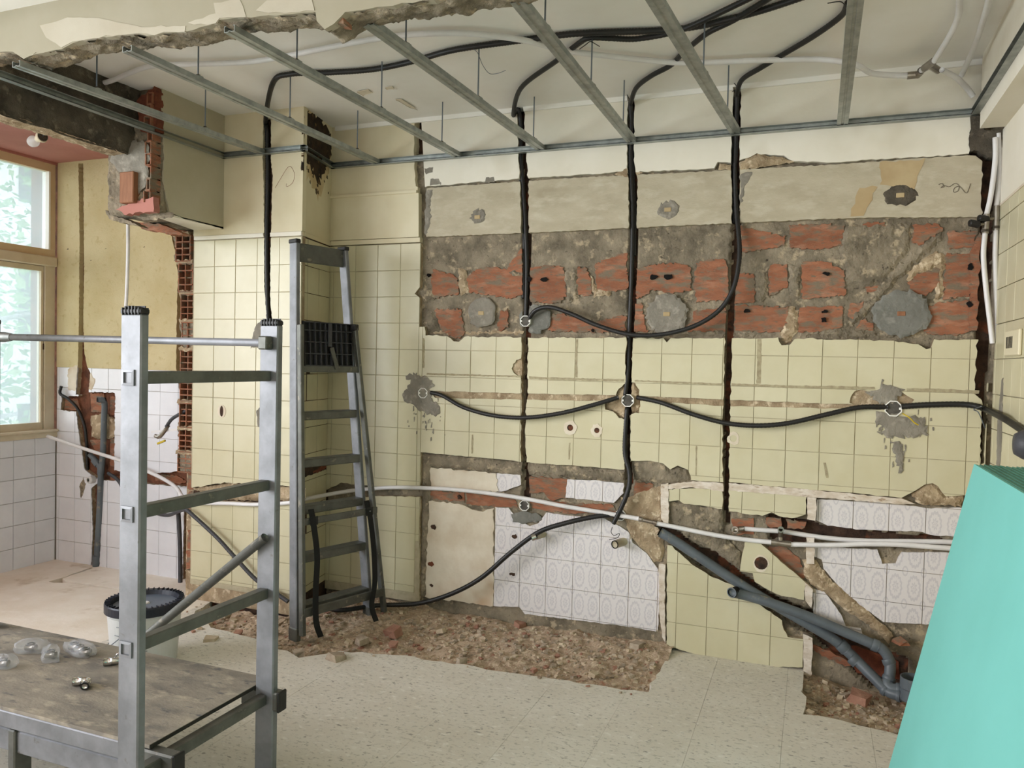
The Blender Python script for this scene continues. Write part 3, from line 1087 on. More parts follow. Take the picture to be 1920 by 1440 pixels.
for k, b in enumerate(SM):
    lump('mortar_smear', [ragged(xz(b, 0.02), 0.008, 0.012, 200 + k)], chases + [rchase], 0.0165 + 0.0003 * k, 0.04, 'mortar' if k % 3 else 'mortar_sand', wall_b)
slab('brick_dust', [ragged(xz(S31([(1060, 720), (1140, 560), (1150, 300), (1120, 240), (1180, 220), (1150, 480), (1160, 640), (1130, 1180), (1060, 1190)]), 0.02), 0.006, 0.02, 230)], [rchase], 0.018, 0.04, 'brick', wall_b)
# knocked-out hollows in the bricks
for k, (x, y, w, h) in enumerate(((1021, 524, 10, 6), (993, 524, 6, 6), (1225, 519, 9, 6), (1253, 519, 11, 6), (804, 516, 4, 4), (1111, 620, 4, 4), (1400, 583, 8, 4), (1549, 513, 7, 4), (1547, 584, 6, 3), (1545, 600, 6, 5), (1820, 500, 5, 6), (1818, 570, 5, 6))):
    c = onY(x, y, 0.02)
    q = ragged([(c[0] + w * 0.0022 * math.cos(a), c[2] + h * 0.0022 * math.sin(a)) for a in np.linspace(0, 2 * PI, 11)[:-1]], 0.004, 0.02, 300 + k)
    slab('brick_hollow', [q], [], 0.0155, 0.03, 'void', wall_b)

# cement pads with their fixing plugs
for k, (x, y, rx, ry, mt, dep, px_) in enumerate(((895, 407, 20, 19, 'cement_patch', 0.002, 1), (1252, 393, 24, 20, 'cement_patch', 0.002, 1), (1688, 366, 30, 20, 'mortar_dark', 0.002, 1),
                                                   (902, 587, 36, 36, 'cement_patch', 0.012, 1), (1003, 597, 42, 33, 'cement_new', 0.012, 0), (1250, 589, 46, 44, 'cement_patch', 0.012, 1), (1690, 588, 52, 46, 'cement_new', 0.010, 1))):
    c = onY(x, y, dep)
    sx = 0.0023
    q = ragged([(c[0] + rx * sx * math.cos(a), c[2] + ry * sx * math.sin(a)) for a in np.linspace(0, 2 * PI, 25)[:-1]], 0.009, 0.012, 400 + k)
    lump('cement_pad', [q], chases, dep - 0.0002 * k, 0.035, mt, wall_b)
    if px_:
        w = 0.017
        mk('fixing_plug', bevel_box(c[0] - w, c[0] + w, dep - 0.003, dep + 0.01, c[2] - w * 0.62, c[2] + w * 0.62, 0.002), 'wood_block' if mt == 'cement_new' else 'stain_brown', wall_b)
# grey adhesive smeared over the tiles around the junction boxes
AD = [zm(620, 640, 8, [(1140, 500), (1250, 485), (1370, 520), (1480, 550), (1560, 650), (1500, 720), (1520, 880), (1600, 900), (1650, 1050), (1560, 1120), (1400, 1070), (1250, 960), (1130, 920), (1060, 800), (1170, 690), (1200, 600), (1150, 560)]),
      zm(1600, 640, 8, [(395, 580), (500, 650), (640, 700), (760, 720), (720, 800), (640, 870), (560, 920), (400, 940), (330, 880), (180, 760), (280, 720), (400, 700)]),
      zm(1600, 640, 8, [(330, 1060), (480, 1080), (700, 1110), (900, 1130), (1050, 1150), (1110, 1260), (1110, 1380), (1040, 1420), (900, 1440), (700, 1435), (560, 1440), (350, 1370), (460, 1320), (380, 1240), (340, 1150)]),
      zm(1600, 760, 8, [(580, 560), (780, 560), (750, 770), (740, 900), (720, 1000), (690, 1040), (660, 900), (640, 760)]),
      zm(480, 600, 4, [(0, 0), (60, -10), (100, 40), (60, 130), (10, 140)])]
for k, a in enumerate(AD[:4]):
    lump('adhesive_smear', [ragged(xz(a), 0.010, 0.010, 430 + k)], chases, -0.0052 - 0.0002 * k, 0.008, 'cement_patch', wall_b)
for k, (ln, wd) in enumerate((([(800, 701), (900, 704), (985, 706)], 1.6), ([(992, 708), (1080, 711), (1170, 713)], 2.2), ([(1190, 714), (1340, 720), (1355, 720)], 1.6), ([(1372, 721), (1480, 725), (1560, 726), (1640, 728)], 2.4), ([(1700, 731), (1760, 732), (1836, 735)], 3.0), ([(794, 634), (794.5, 660), (794, 690)], 1.8), ([(1082, 636), (1080.5, 670), (1081, 708)], 2.0), ([(1424, 636), (1423.5, 680), (1422, 719)], 4.0), ([(886, 815), (885, 850)], 1.4), ([(1068, 830), (1067, 862)], 1.4), ([(1306, 836), (1305, 892)], 1.2), ([(1546, 868), (1551, 896)], 2.2))):
    up_ = [(x, y - wd) if abs(ln[-1][0] - ln[0][0]) > 20 else (x - wd, y) for x, y in ln]
    dn_ = [(x, y + wd) if abs(ln[-1][0] - ln[0][0]) > 20 else (x + wd, y) for x, y in ln]
    slab('grime_streak', [ragged(xz(up_ + dn_[::-1]), 0.0016, 0.012, 8800 + k)], chases, -0.0014, 0.004, 'grime', wall_b)
sp = random.Random(31)
for (cx_, cy_, n_, sx_, sy_) in ((795, 790, 26, 34, 26), (782, 745, 10, 30, 30), (1690, 850, 16, 26, 30), (1730, 800, 14, 22, 26), (1660, 800, 10, 30, 20)):
    for k in range(n_):
        px_, py_ = cx_ + sp.gauss(0, sx_ * .5), cy_ + sp.gauss(0, sy_ * .6)
        c_ = onY(px_, py_)
        w_, h_ = sp.uniform(0.0012, 0.004), sp.uniform(0.003, 0.016)
        slab('adhesive_drip', [ragged([(c_[0] - w_, c_[2] - h_), (c_[0] + w_, c_[2] - h_ * .7), (c_[0] + w_, c_[2] + h_), (c_[0] - w_, c_[2] + h_ * .8)], 0.0014, 0.008, 9000 + k)], chases, -0.0022 - 0.00002 * k, 0.004, 'cement_patch', wall_b)
# holes knocked through the tiles show sandy bed lumps
lump('mortar_smear', [ragged(xz(HOL2), 0.004, 0.012, 440)], chases, 0.012, 0.036, 'mortar_sand', wall_b)
lump('mortar_smear', [ragged(xz(zm(1700, 860, 6, [(60, 395), (130, 362), (200, 290), (300, 268), (360, 310), (420, 410), (660, 412), (620, 550), (400, 520), (220, 535), (100, 480)])), 0.005, 0.012, 441)], [], 0.004, 0.036, 'mortar_sand', wall_b)
lump('mortar_smear', [ragged(xz([(1184, 866), (1218, 865), (1243, 869), (1256, 880), (1270, 873), (1290, 884), (1296, 905), (1250, 908), (1186, 900)]), 0.004, 0.012, 442)], chases, 0.006, 0.036, 'mortar', wall_b)

# ---- low recess left: plaster, patterned tiles, brick
R36 = lambda pts: zm(740, 840, 3.556, pts)
recess = wall_b
KEEP_L = [R36([(665, 395), (760, 400), (830, 480), (900, 520), (960, 500), (1010, 430), (1190, 455), (1400, 470), (1500, 520), (1560, 560), (1590, 630), (1680, 700), (1770, 830), (1755, 1225), (1560, 1190), (870, 1105), (830, 1060), (660, 1055)]),
          R36([(1150, 210), (1330, 215), (1530, 235), (1530, 300), (1460, 365), (1140, 330)]), R36([(668, 168), (840, 180), (840, 245), (740, 285), (690, 290)])]
KL = [ragged(xz(k, 0.022), 0.002, 0.02, 500 + i) for i, k in enumerate(KEEP_L)]
slab('tile_bed', KL, chases + pits, 0.0285, 0.04, 'plaster_white', wall_b)
kx = [k for k in KL]
tile_field(wall_b, planeY, (0.605, 1.53, 0.03, 1.02), 0.609, 0.085, 0.15, holes=chases + pits, keeps=KL, mat='tile_patterned', fr=0.0205, th=0.009, uv=True)
slab('plaster_coat', [ragged(xz(R36([(240, 130), (440, 150), (680, 165), (690, 290), (560, 285), (240, 255)]), 0.02), 0.006, 0.02, 510), ragged(xz(R36([(232, 350), (400, 368), (500, 400), (590, 425), (660, 396), (660, 1055), (590, 1045), (205, 995), (215, 700)]), 0.02), 0.005, 0.02, 511)], chases, 0.017, 0.036, 'plaster_white', wall_b)
lump('mortar_smear', [ragged(xz(R36([(180, 40), (250, 40), (840, 95), (1540, 148), (1530, 235), (1150, 200), (840, 175), (240, 125), (235, 350), (215, 700), (200, 1000), (160, 1000), (175, 600)]), 0.015), 0.004, 0.015, 512)], chases, 0.014, 0.036, 'mortar', wall_b)
slab('brick', [ragged(xz(R36([(890, 190), (1150, 205), (1140, 335), (1040, 350), (990, 300), (900, 300)]), 0.02), 0.005, 0.015, 513)], chases, 0.020, 0.036, 'brick', wall_b)
for k, b in enumerate((R36([(230, 285), (460, 300), (470, 360), (360, 350), (230, 335)]), R36([(480, 305), (800, 330), (820, 400), (640, 390), (480, 375)]), R36([(900, 345), (1250, 370), (1460, 380), (1480, 430), (1200, 440), (1000, 420), (920, 400)]), R36([(1600, 220), (1720, 240), (1700, 440), (1580, 430)]))):
    slab('brick', [ragged(xz(b, 0.025), 0.005, 0.014, 520 + k)], chases, 0.026 - 0.0003 * k, 0.04, 'brick', wall_b)
for k, (x, y, rx, ry) in enumerate(((861, 933, 5, 5), (813, 988, 7, 6), (808, 1058, 8, 6), (808, 1098, 5, 3), (964, 1006, 6, 5), (960, 1077, 7, 4))):
    c = onY(x, y, 0.014)
    q = ragged([(c[0] + rx * 0.0024 * math.cos(a), c[2] + ry * 0.0024 * math.sin(a)) for a in np.linspace(0, 2 * PI, 11)[:-1]], 0.004, 0.02, 540 + k)
    slab('plug_hole', [q], [], 0.0142 if x < 930 else 0.0195, 0.03, 'chase_dark', wall_b)
lump('adhesive_smear', [ragged(xz(R36([(770, 440), (840, 420), (900, 430), (960, 440), (985, 470), (940, 500), (900, 490), (850, 510), (790, 490)]), 0.018), 0.005, 0.014, 550)], [], 0.016, 0.036, 'cement_new', wall_b)

# ---- low pier of cream tiles and the patterned field right of it
KEEP_P = [[(1253, 917), (1300, 915), (1400, 921), (1512, 930), (1510, 965), (1485, 972), (1460, 968), (1447, 960), (1430, 967), (1391, 962), (1355, 955), (1310, 948), (1284, 945), (1272, 937), (1254, 940)],
          zm(1180, 880, 3.6, [(750, 640), (780, 490), (870, 490), (1000, 600), (1185, 760), (1180, 880), (1030, 855), (960, 830), (850, 760), (830, 700), (750, 690)]),
          [(1251, 1022), (1260, 1024), (1297, 1058), (1330, 1079), (1385, 1102), (1430, 1138), (1466, 1163), (1469, 1180), (1478, 1195), (1506, 1199), (1506, 1252), (1450, 1250), (1380, 1240), (1300, 1226), (1250, 1210)]]
KP = [ragged(xz(k), 0.0025, 0.02, 560 + i) for i, k in enumerate(KEEP_P)]
bore_p = [(onY(1427, 1056)[0] + 0.031 * math.cos(a), onY(1427, 1056)[2] + 0.031 * math.sin(a)) for a in np.linspace(0, 2 * PI, 19)[:-1]]
slab('tile_bed', KP, chases + [bore_p], 0.0082, 0.036, 'mortar_sand', wall_b)
slab('grout_bed', KP, chases + [bore_p], 0.0035, 0.0084, 'grout', wall_b)
tile_field(wall_b, planeY, (1.555, 2.215, -0.03, 0.90), 1.609, 0.143, 0.15, holes=chases + [bore_p], keeps=KP)
lump('mortar_smear', [ragged(xz(zm(1180, 880, 3.6, [(268, 220), (375, 240), (560, 262), (630, 272), (630, 420), (700, 520), (750, 560), (740, 680), (690, 650), (560, 550), (440, 500), (260, 370)])), 0.005, 0.015, 570)], chases + pits, 0.012, 0.036, 'mortar', wall_b)
lump('mortar_smear', [ragged(xz(zm(1180, 880, 3.6, [(-60, 200), (230, 110), (225, 560), (200, 640), (150, 630), (90, 560), (20, 480), (-20, 420)])), 0.006, 0.015, 571)], chases + pits, 0.016, 0.036, 'mortar_sand', wall_b)
for k, b in enumerate((zm(1180, 880, 3.6, [(690, 330), (840, 330), (840, 440), (700, 440)]), zm(1180, 880, 3.6, [(920, 320), (1030, 330), (1020, 390), (930, 390)]), zm(1180, 880, 3.6, [(1060, 340), (1190, 350), (1190, 400), (1070, 395)]),
                       zm(1180, 880, 3.6, [(900, 520), (1060, 530), (1150, 600), (1190, 700), (1180, 740), (1020, 620)]), zm(1440, 900, 2.88, [(0, 355), (90, 360), (180, 450), (190, 540), (100, 470)]), zm(1440, 900, 2.88, [(270, 480), (330, 520), (340, 570), (280, 560)]),
                       zm(1440, 900, 2.88, [(230, 880), (330, 920), (470, 1000), (420, 1005), (260, 930)]))):
    slab('brick', [ragged(xz(b, 0.03), 0.005, 0.014, 580 + k)], [], 0.0262 - 0.0005 * k, 0.062, 'brick', wall_b)
lump('mortar_smear', [ragged(xz(zm(1440, 900, 2.88, [(190, 430), (260, 440), (330, 530), (480, 660), (620, 780), (680, 850), (660, 900), (560, 800), (430, 720), (330, 640), (200, 540)])), 0.006, 0.014, 590)], [], 0.012, 0.05, 'mortar_sand', wall_b)
KEEP_R = [zm(1440, 900, 2.88, [(262, 105), (640, 120), (850, 152), (1040, 150), (1100, 160), (1080, 310), (900, 300), (830, 280), (500, 270), (320, 245), (262, 215)]),
          zm(1440, 900, 2.88, [(250, 360), (590, 375), (620, 455), (690, 450), (720, 390), (930, 390), (1060, 400), (1040, 780), (850, 780), (620, 765), (500, 680), (400, 590), (300, 480), (290, 430), (250, 415)]),
          zm(1440, 900, 2.88, [(245, 590), (300, 600), (400, 730), (420, 790), (500, 800), (510, 840), (245, 760)])]
KR = [ragged(xz(k, 0.018), 0.0025, 0.02, 600 + i) for i, k in enumerate(KEEP_R)]
slab('tile_bed', KR, [], 0.0285, 0.05, 'plaster_white', wall_b)
tile_field(wall_b, planeY, (2.235, 2.92, 0.05, 0.84), 2.255, 0.222, 0.15, keeps=KR, mat='tile_patterned', fr=0.0195, th=0.009, uv=True)
# strips of old marble left in the wall
MS = [zm(1180, 880, 3.6, [(215, 100), (265, 95), (268, 330), (255, 390), (215, 330)]), zm(1180, 880, 3.6, [(200, 640), (245, 640), (240, 900), (245, 1170), (225, 1130), (205, 1000)]),
      [(1253, 908), (1300, 902), (1356, 906), (1356, 921), (1300, 914), (1253, 917)], [(1367, 906), (1500, 916), (1600, 926), (1690, 935), (1715, 944), (1690, 945), (1500, 930), (1367, 920)],
      zm(1440, 900, 2.88, [(212, 90), (262, 95), (258, 220), (212, 212)]), zm(1440, 900, 2.88, [(208, 310), (252, 312), (250, 450), (205, 450)]), zm(1440, 900, 2.88, [(200, 550), (245, 590), (235, 690), (200, 650)]), zm(1440, 900, 2.88, [(190, 830), (240, 850), (235, 1060), (190, 1050)])]
for k, s in enumerate(MS):
    slab('marble_strip', [ragged(xz(s), 0.0025, 0.015, 610 + k)], [], -0.004, 0.034, 'marble_strip', wall_b)
# brick and void inside the drain pit
slab('brick', [ragged(xz(zm(1440, 900, 2.88, [(390, 880), (480, 900), (700, 980), (720, 1080), (600, 1060), (480, 1040), (440, 960)]), 0.055), 0.004, 0.02, 630)], [], 0.055, 0.066, 'brick_inner', wall_b)

# ---- tiled pier left of the recess (A)
AX0, AX1 = -1.157, -0.402
wall_a = structure('wall_pier', ([(AX0, AY + .03, -.1), (AX1 - .006, AY + .03, -.1), (-0.50, 0.1, -.1), (AX0, 0.1, -.1), (AX0, AY + .03, CEIL), (AX1 - .006, AY + .03, CEIL), (-0.50, 0.1, CEIL), (AX0, 0.1, CEIL)],
                                 [(0, 3, 2, 1), (4, 5, 6, 7), (0, 1, 5, 4), (1, 2, 6, 5), (2, 3, 7, 6), (3, 0, 4, 7)]), 'chase_dark', label='pier with cream tiles below and cream paint above, left of the ladder recess', cat='wall')
CHA = [(494, 222), (508, 222), (508, 300), (511, 330), (510, 360), (508, 440), (507, 480), (507, 560), (510, 600), (500, 600), (496, 540), (495, 440), (494, 330), (492, 300)]
cha = ragged(xz(CHA, AY), 0.0025, 0.012, 700)
HOLA = [(496, 598), (516, 606), (512, 650), (478, 656), (470, 640), (486, 610)]
PCHA = [(350, 917), (420, 905), (500, 908), (570, 915), (570, 940), (500, 944), (420, 940), (356, 940)]
hola = [ragged(xz(PCHA, AY), 0.004, 0.02, 702)]
z_tt = 2.092


def frameA(s, t, d):
    return (s, AY + d, t)


slab('paint_coat', [rect(AX0, AX1, 2.118, CEIL)], [cha], 0.0, 0.032, 'paint_cream', wall_a, frameA)
slab('tile_bead', [rect(AX0 + .01, AX1, 2.094, 2.116)], [cha], -0.007, 0.03, 'paint_white', wall_a, frameA)
slab('tile_bed', [rect(AX0, AX1, 0.0, z_tt)], [cha] + hola, 0.008, 0.031, 'mortar_sand', wall_a, frameA)
slab('grout_bed', [rect(AX0, AX1, 0.09, z_tt)], [cha] + hola, 0.0035, 0.0081, 'grout', wall_a, frameA)
tile_field(wall_a, frameA, (AX0, AX1 - 0.001, 0.12, z_tt), -1.0, 1.939, 0.15, holes=[cha] + hola)
lump('adhesive_smear', [ragged(xz([(480, 770), (492, 762), (500, 775), (494, 806), (484, 800)], AY), 0.004, 0.012, 704)], [], -0.005, 0.006, 'cement_patch', wall_a, frameA)
lump('adhesive_smear', [ragged(xz([(478, 612), (494, 600), (514, 606), (500, 650), (470, 652)], AY), 0.005, 0.012, 705)], [cha], -0.005, 0.006, 'cement_patch', wall_a, frameA)
lump('mortar_smear', [ragged(xz([(352, 917), (420, 906), (568, 916), (568, 938), (500, 942), (420, 938)], AY), 0.004, 0.012, 706)], [], 0.014, 0.034, 'mortar_sand', wall_a, frameA)
# ceramic tap hole
c = onY(416, 771, AY)
ring = [(c[0] + 0.030 * math.cos(a), c[2] + 0.036 * math.sin(a)) for a in np.linspace(0, 2 * PI, 21)[:-1]]
bore = [(c[0] + 0.013 * math.cos(a), c[2] + 0.031 * math.sin(a)) for a in np.linspace(0, 2 * PI, 17)[:-1]]
slab('fixing_collar', [ring], [bore], -0.0025, 0.006, 'plaster_white', wall_a, frameA)
mk('fixing_bore', slab2d([bore], [], -0.0012, 0.004, frameA), 'chase_dark', wall_a)
# soot where the flue was
# ---- short side of the recess
FS = WallFrame(AX1, AY, -0.075, 0.3733)
FSi = WallFrame(AX1, AY, -0.075, 0.3733)
LS = math.hypot(0.075, 0.3733)
wall_s = structure('wall_recess', [[FS(0.012, -.05, 0.006), FS(LS, -.05, 0.006), FS(LS, CEIL, 0.006), FS(0.012, CEIL, 0.006), FS(0.012, -.05, 0.05), FS(LS, -.05, 0.05), FS(LS, CEIL, 0.05), FS(0.012, CEIL, 0.05)], [(0, 1, 2, 3), (4, 7, 6, 5), (0, 4, 5, 1), (1, 5, 6, 2), (2, 6, 7, 3), (3, 7, 4, 0)]], 'grout', label='narrow shaded side wall of the ladder recess, tiles below cream paint', cat='wall')
slab('paint_coat', [rect(0.005, LS, 2.118, CEIL)], [], 0.0, 0.02, 'paint_cream', wall_s, FS)
slab('tile_bead', [rect(0.005, LS, 2.094, 2.116)], [], -0.005, 0.02, 'paint_cream', wall_s, FS)
tile_field(wall_s, FS, (0.003, LS, 0.1, 2.092), 0.08, 1.939, 0.15, holes=[ragged(rect(0.0, LS, 0.765, 0.83), 0.004, 0.02, 711)])
slab('brick', [ragged([(0.02, 0.775), (0.30, 0.79), (0.36, 0.86), (0.38, 0.78), (0.3, 0.765)], 0.005, 0.02, 712)], [], 0.001, 0.01, 'brick_inner', wall_s, FS)
so = [(0.012, 2.45), (0.06, 2.50), (0.16, 2.46), (0.20, 2.42), (0.28, 2.52), (0.355, 2.60), (0.365, 2.74), (0.25, 2.785), (0.022, 2.785)]
slab('smoke_stain', [ragged([(a * 1.0, 2.79 - (2.79 - b) * 1.28) for a, b in so], 0.014, 0.03, 714)], [], -0.001, 0.01, 'paint_smoke', wall_s, FS)
slab('soot_patch', [ragged(so, 0.022, 0.02, 713)], [], -0.0018, 0.01, 'soot', wall_s, FS)
for k in range(26):
    a_, b_ = RND.uniform(0.03, 0.35), RND.uniform(2.36, 2.56)
    r_ = RND.uniform(0.003, 0.009)
    slab('soot_speck', [ragged([(a_ - r_, b_ - r_), (a_ + r_, b_ - r_ * 1.4), (a_ + r_ * .6, b_ + r_ * 1.5), (a_ - r_, b_ + r_)], 0.003, 0.01, 7300 + k)], [], -0.0022, 0.004, 'soot', wall_s, FS)

# ---- nook wall (N): ochre plaster above white tiles, chased out
wall_n = structure('wall_nook', box(XW - 0.3, -0.9, NY + 0.034, 0.3, -0.1, CEIL), 'chase_red', label='nook wall with ochre plaster above white tiles, chased for pipes', cat='wall')


def frameN(s, t, d):
    return (s, NY + d, t)


ZT = xz([(230, 692)], NY)[0][1]
N34 = lambda pts: zm(0, 700, 3.429, pts)
chn = ragged(xz([(147, 306), (156, 306), (157, 400), (158, 500), (156, 600), (158, 660), (164, 688), (170, 700), (166, 740), (142, 740), (146, 690), (148, 600), (149, 450), (148, 380)], NY), 0.0025, 0.012, 720)
bpn = ragged(xz(N34([(395, 150), (500, 145), (560, 118), (740, 125), (735, 400), (730, 620), (800, 640), (1200, 720), (1230, 730), (1230, 640), (1130, 630), (1080, 640), (800, 610), (820, 690), (640, 690), (545, 620), (500, 340), (490, 250), (390, 235)]), NY), 0.004, 0.014, 721)
bpn = ragged(xz(N34([(395, 150), (500, 145), (560, 118), (740, 125), (735, 620), (800, 640), (1080, 640), (1130, 630), (1230, 640), (1230, 730), (980, 715), (800, 690), (640, 690), (545, 620), (500, 340), (490, 250), (390, 235)]), NY), 0.004, 0.014, 721)
pch = ragged(xz(N34([(585, 740), (630, 700), (665, 700), (650, 1000), (640, 1250), (585, 1250), (595, 1000)]), NY), 0.003, 0.014, 722)
edge = ragged(xz([(314, 428), (322, 445), (328, 470), (334, 520), (332, 560), (331, 620), (330, 690), (338, 745), (336, 790), (342, 860), (352, 905), (352, 940), (345, 960), (342, 1090), (400, 1090), (400, 425)], NY), 0.003, 0.015, 723)
slab('plaster_coat', [rect(XW, -1.0, ZT, 2.74)], [chn, bpn, edge], 0.0, 0.035, 'yellow_plaster', wall_n, frameN)
slab('tile_bed', [rect(XW, -1.0, -0.05, ZT)], [chn, bpn, pch, edge], 0.008, 0.035, 'mortar_sand', wall_n, frameN)
slab('grout_bed', [rect(XW, -1.0, 0.0, ZT)], [chn, bpn, pch, edge], 0.0035, 0.0081, 'grout_white', wall_n, frameN)
tile_field(wall_n, frameN, (XW + 0.005, -1.30, -0.01, ZT), -2.592, 0.74, 0.15, holes=[chn, bpn, pch, edge], mat='tile_white')
lump('cement_pad', [ragged(xz(zm(0, 400, 4, [(500, 1170), (570, 1130), (660, 1160), (720, 1250), (700, 1330), (590, 1340), (510, 1330)]), NY), 0.006, 0.012, 724)], [chn], -0.003, 0.01, 'plaster_white', wall_n, frameN)
for k, b in enumerate((N34([(400, 160), (480, 165), (500, 240), (395, 235)]), N34([(560, 130), (650, 130), (650, 250), (570, 250)]), N34([(690, 150), (735, 150), (735, 270), (690, 270)]), N34([(560, 430), (640, 430), (630, 520), (590, 500)]), N34([(690, 420), (740, 420), (735, 600), (690, 600)]), N34([(690, 660), (800, 670), (800, 695), (690, 690)]), N34([(980, 650), (1120, 660), (1180, 700), (1140, 715), (980, 690)]))):
    slab('brick', [ragged(xz(b, NY), 0.004, 0.012, 730 + k)], [], 0.022, 0.04, 'brick', wall_n, frameN)
lump('mortar_smear', [ragged(xz(N34([(560, 270), (660, 260), (730, 300), (735, 410), (640, 430), (570, 410)]), NY), 0.006, 0.012, 740)], [], 0.016, 0.04, 'mortar_sand', wall_n, frameN)
lump('mortar_smear', [ragged(xz(N34([(540, 640), (560, 720), (530, 820), (510, 800), (500, 720)]), NY), 0.006, 0.012, 741)], [], -0.003, 0.01, 'mortar', wall_n, frameN)
for (x, y) in ((127, 467), (198, 466), (270, 463), (170, 488)):
    c = onY(x, y, NY)
    slab('nail_hole', [ragged([(c[0] - .008, c[2] - .004), (c[0] + .008, c[2] - .002), (c[0] + .006, c[2] + .004)], 0.002, 0.01, x)], [], -0.001, 0.004, 'mortar_dark', wall_n, frameN)

# ---- broken brick stub at the edge of the demolished partition: hollow bricks seen end-on
stub = structure('wall_stub', box(-1.235, AX0, AY + 0.05, NY + 0.05, 0.0, 2.14), 'mortar_sand', label='ragged stub of hollow red bricks beside the cream tiled pier', cat='wall')


def hollow_brick(x0, x1, z0, z1, y0, y1, nc, nr, w=0.007):
    """outer shell and webs of a hollow clay block, open towards the room"""
    ps = []
    for i in range(nc + 1):
        x = x0 + (x1 - x0) * i / nc
        j = RND.uniform(-.002, .002)
        ps.append(box(x - w / 2 + j, x + w / 2 + j, y0 + RND.uniform(0, 0.012), y1, z0, z1))
    for k in range(nr + 1):
        z = z0 + (z1 - z0) * k / nr
        ps.append(box(x0, x1, y0 + RND.uniform(0, 0.012), y1, z - w / 2, z + w / 2))
    return join(*ps)


yb = AY + 0.012
zz = [(1.98, 2.13, -0.05), (1.80, 1.965, -0.02), (1.635, 1.785, 0), (1.47, 1.62, 0.004), (1.315, 1.455, 0.004), (1.16, 1.30, 0.0), (1.005, 1.145, -0.004), (0.86, 0.99, -0.008), (0.74, 0.845, -0.008)]
for k, (a, b, dx) in enumerate(zz):
    x0 = xz([(338, 600)], yb)[0][0] + dx
    filled = k in (3, 8)
    part('brick', hollow_brick(x0, x0 + 0.098 - dx * 0.3, a, b, yb, yb + 0.10, 2, 4), 'brick', stub)
    mk('brick_core', box(x0 + .004, x0 + 0.094, yb + (0.012 if filled else 0.055), yb + 0.1, a + .003, b - .003), 'mortar' if filled else 'brick_inner', stub)
    # rough mortar joint
    slab('mortar_joint', [ragged(rect(x0 - 0.02, x0 + 0.1, b - .002, b + 0.022), 0.006, 0.014, 760 + k)], [], yb + 0.004 + .004 * (k % 2) + 0.0003 * k, yb + 0.1, 'mortar_sand', stub)
    lump('mortar_smear', [ragged([(x0 - 0.03, a), (x0 - 0.002, a), (x0 + 0.004, (a + b) / 2), (x0 - 0.004, b), (x0 - 0.035, b), (x0 - 0.022, (a + b) / 2)], 0.009, 0.016, 780 + k)], [], yb + 0.02, yb + 0.2, 'mortar', stub)
# lower brick toothing
for k in range(6):
    z = 0.05 + 0.118 * k
    x0 = xz([(345, 1000)], yb)[0][0]
    slab('brick', [ragged(rect(x0 + RND.uniform(-0.006, .012), x0 + 0.05, z, z + 0.108), 0.006, 0.014, 800 + k)], [], yb + 0.01 + RND.uniform(0, .012), yb + 0.2, 'brick' if k % 3 else 'mortar_sand', stub)

# ---- hanging corner of the old partition: cream right face, grey broken front
corner = structure('wall_corner', box(-1.285, XL - 0.012, -0.84, NY + 0.03, 2.165, CEIL), 'mortar', label='hanging broken corner of the old partition, grey front and cream side', cat='wall')
FL = WallFrame(XL, 0, 0, 1)     # s = Y


def frameL(s, t, d):
    return (XL - d, s, t)


lc = [(AY, CEIL), (AY, onX(420, 430, XL)[2])] + [(float(q[1]), float(q[2])) for q in (onX(x, y, XL) for x, y in ((380, 418), (345, 410), (318, 398), (311, 370), (306, 330), (309, 290), (306, 250), (303, 215), (303, 170), (301, 130)))]
mk('paint_coat', slab2d([ragged(lc, 0.003, 0.02, 810, skip=(0, len(lc) - 1))], [], 0.0, 0.014, frameL), 'paint_grey', corner)
structure_u = mk('paint_coat', slab2d([[(XL, AY), (XL, -0.78), (-1.02, -0.83), (-1.16, AY + 0.05)]], [], 0, 0.01, lambda s, t, d: (s, t, 2.152 + d)), 'paint_white', corner)
# relief of the broken front
cfx0, cfx1, cfz0, cfz1 = -1.30, -0.945, 2.14, 2.60


def cf(I, J):
    x = cfx0 + (cfx1 - cfx0) * I / 60
    z = cfz0 + (cfz1 - cfz0) * J / 70
    e = np.clip(np.minimum.reduce([(x - cfx0), (cfx1 - x), (z - cfz0)]) / 0.05, 0, 1)
    y = -0.868 + 0.018 * fbm(x * 14, z * 14, 21) + 0.006 * fbm(x * 60, z * 60, 22) + (1 - e) ** 2 * 0.07
    return x, y, z


mk('broken_face', relief(60, 70, cf), 'mortar', corner, smooth=True)
lump('cement_pad', [ragged(xz([(216, 262), (250, 262), (282, 270), (284, 300), (276, 352), (258, 374), (258, 330), (228, 326), (210, 300)], -0.868), 0.008, 0.02, 815)], [], -0.884, -0.85, 'cement_patch', corner)
slab('paint_scar', [ragged(xz([(222, 392), (246, 382), (260, 376), (290, 372), (292, 398), (262, 400), (240, 404)], -0.875), 0.006, 0.016, 816)], [], -0.888, -0.85, 'pink_paint', corner)
part('timber_plug', bevel_box(*[float(v) for v in (onY(231, 350, -0.89)[0], onY(257, 350, -0.89)[0])], -0.915, -0.86, float(onY(240, 382, -0.89)[2]), float(onY(240, 324, -0.89)[2]), 0.004), 'wood_block', corner, label='small brown timber block set in the grey mortar')
zz = np.linspace(2.20, 2.76, 10)
for k in range(9):
    x0, x1 = -0.985 + .004 * (k % 2), -0.952
    part('brick', hollow_brick(x0, x1, zz[k] + .003, zz[k + 1] - .003, -0.895 + 0.006 * (k % 3), -0.82, 1, 1, 0.006), 'brick', corner)
mk('brick_core', box(-0.984, -0.953, -0.855, -0.83, 2.2, 2.76), 'brick_inner', corner)
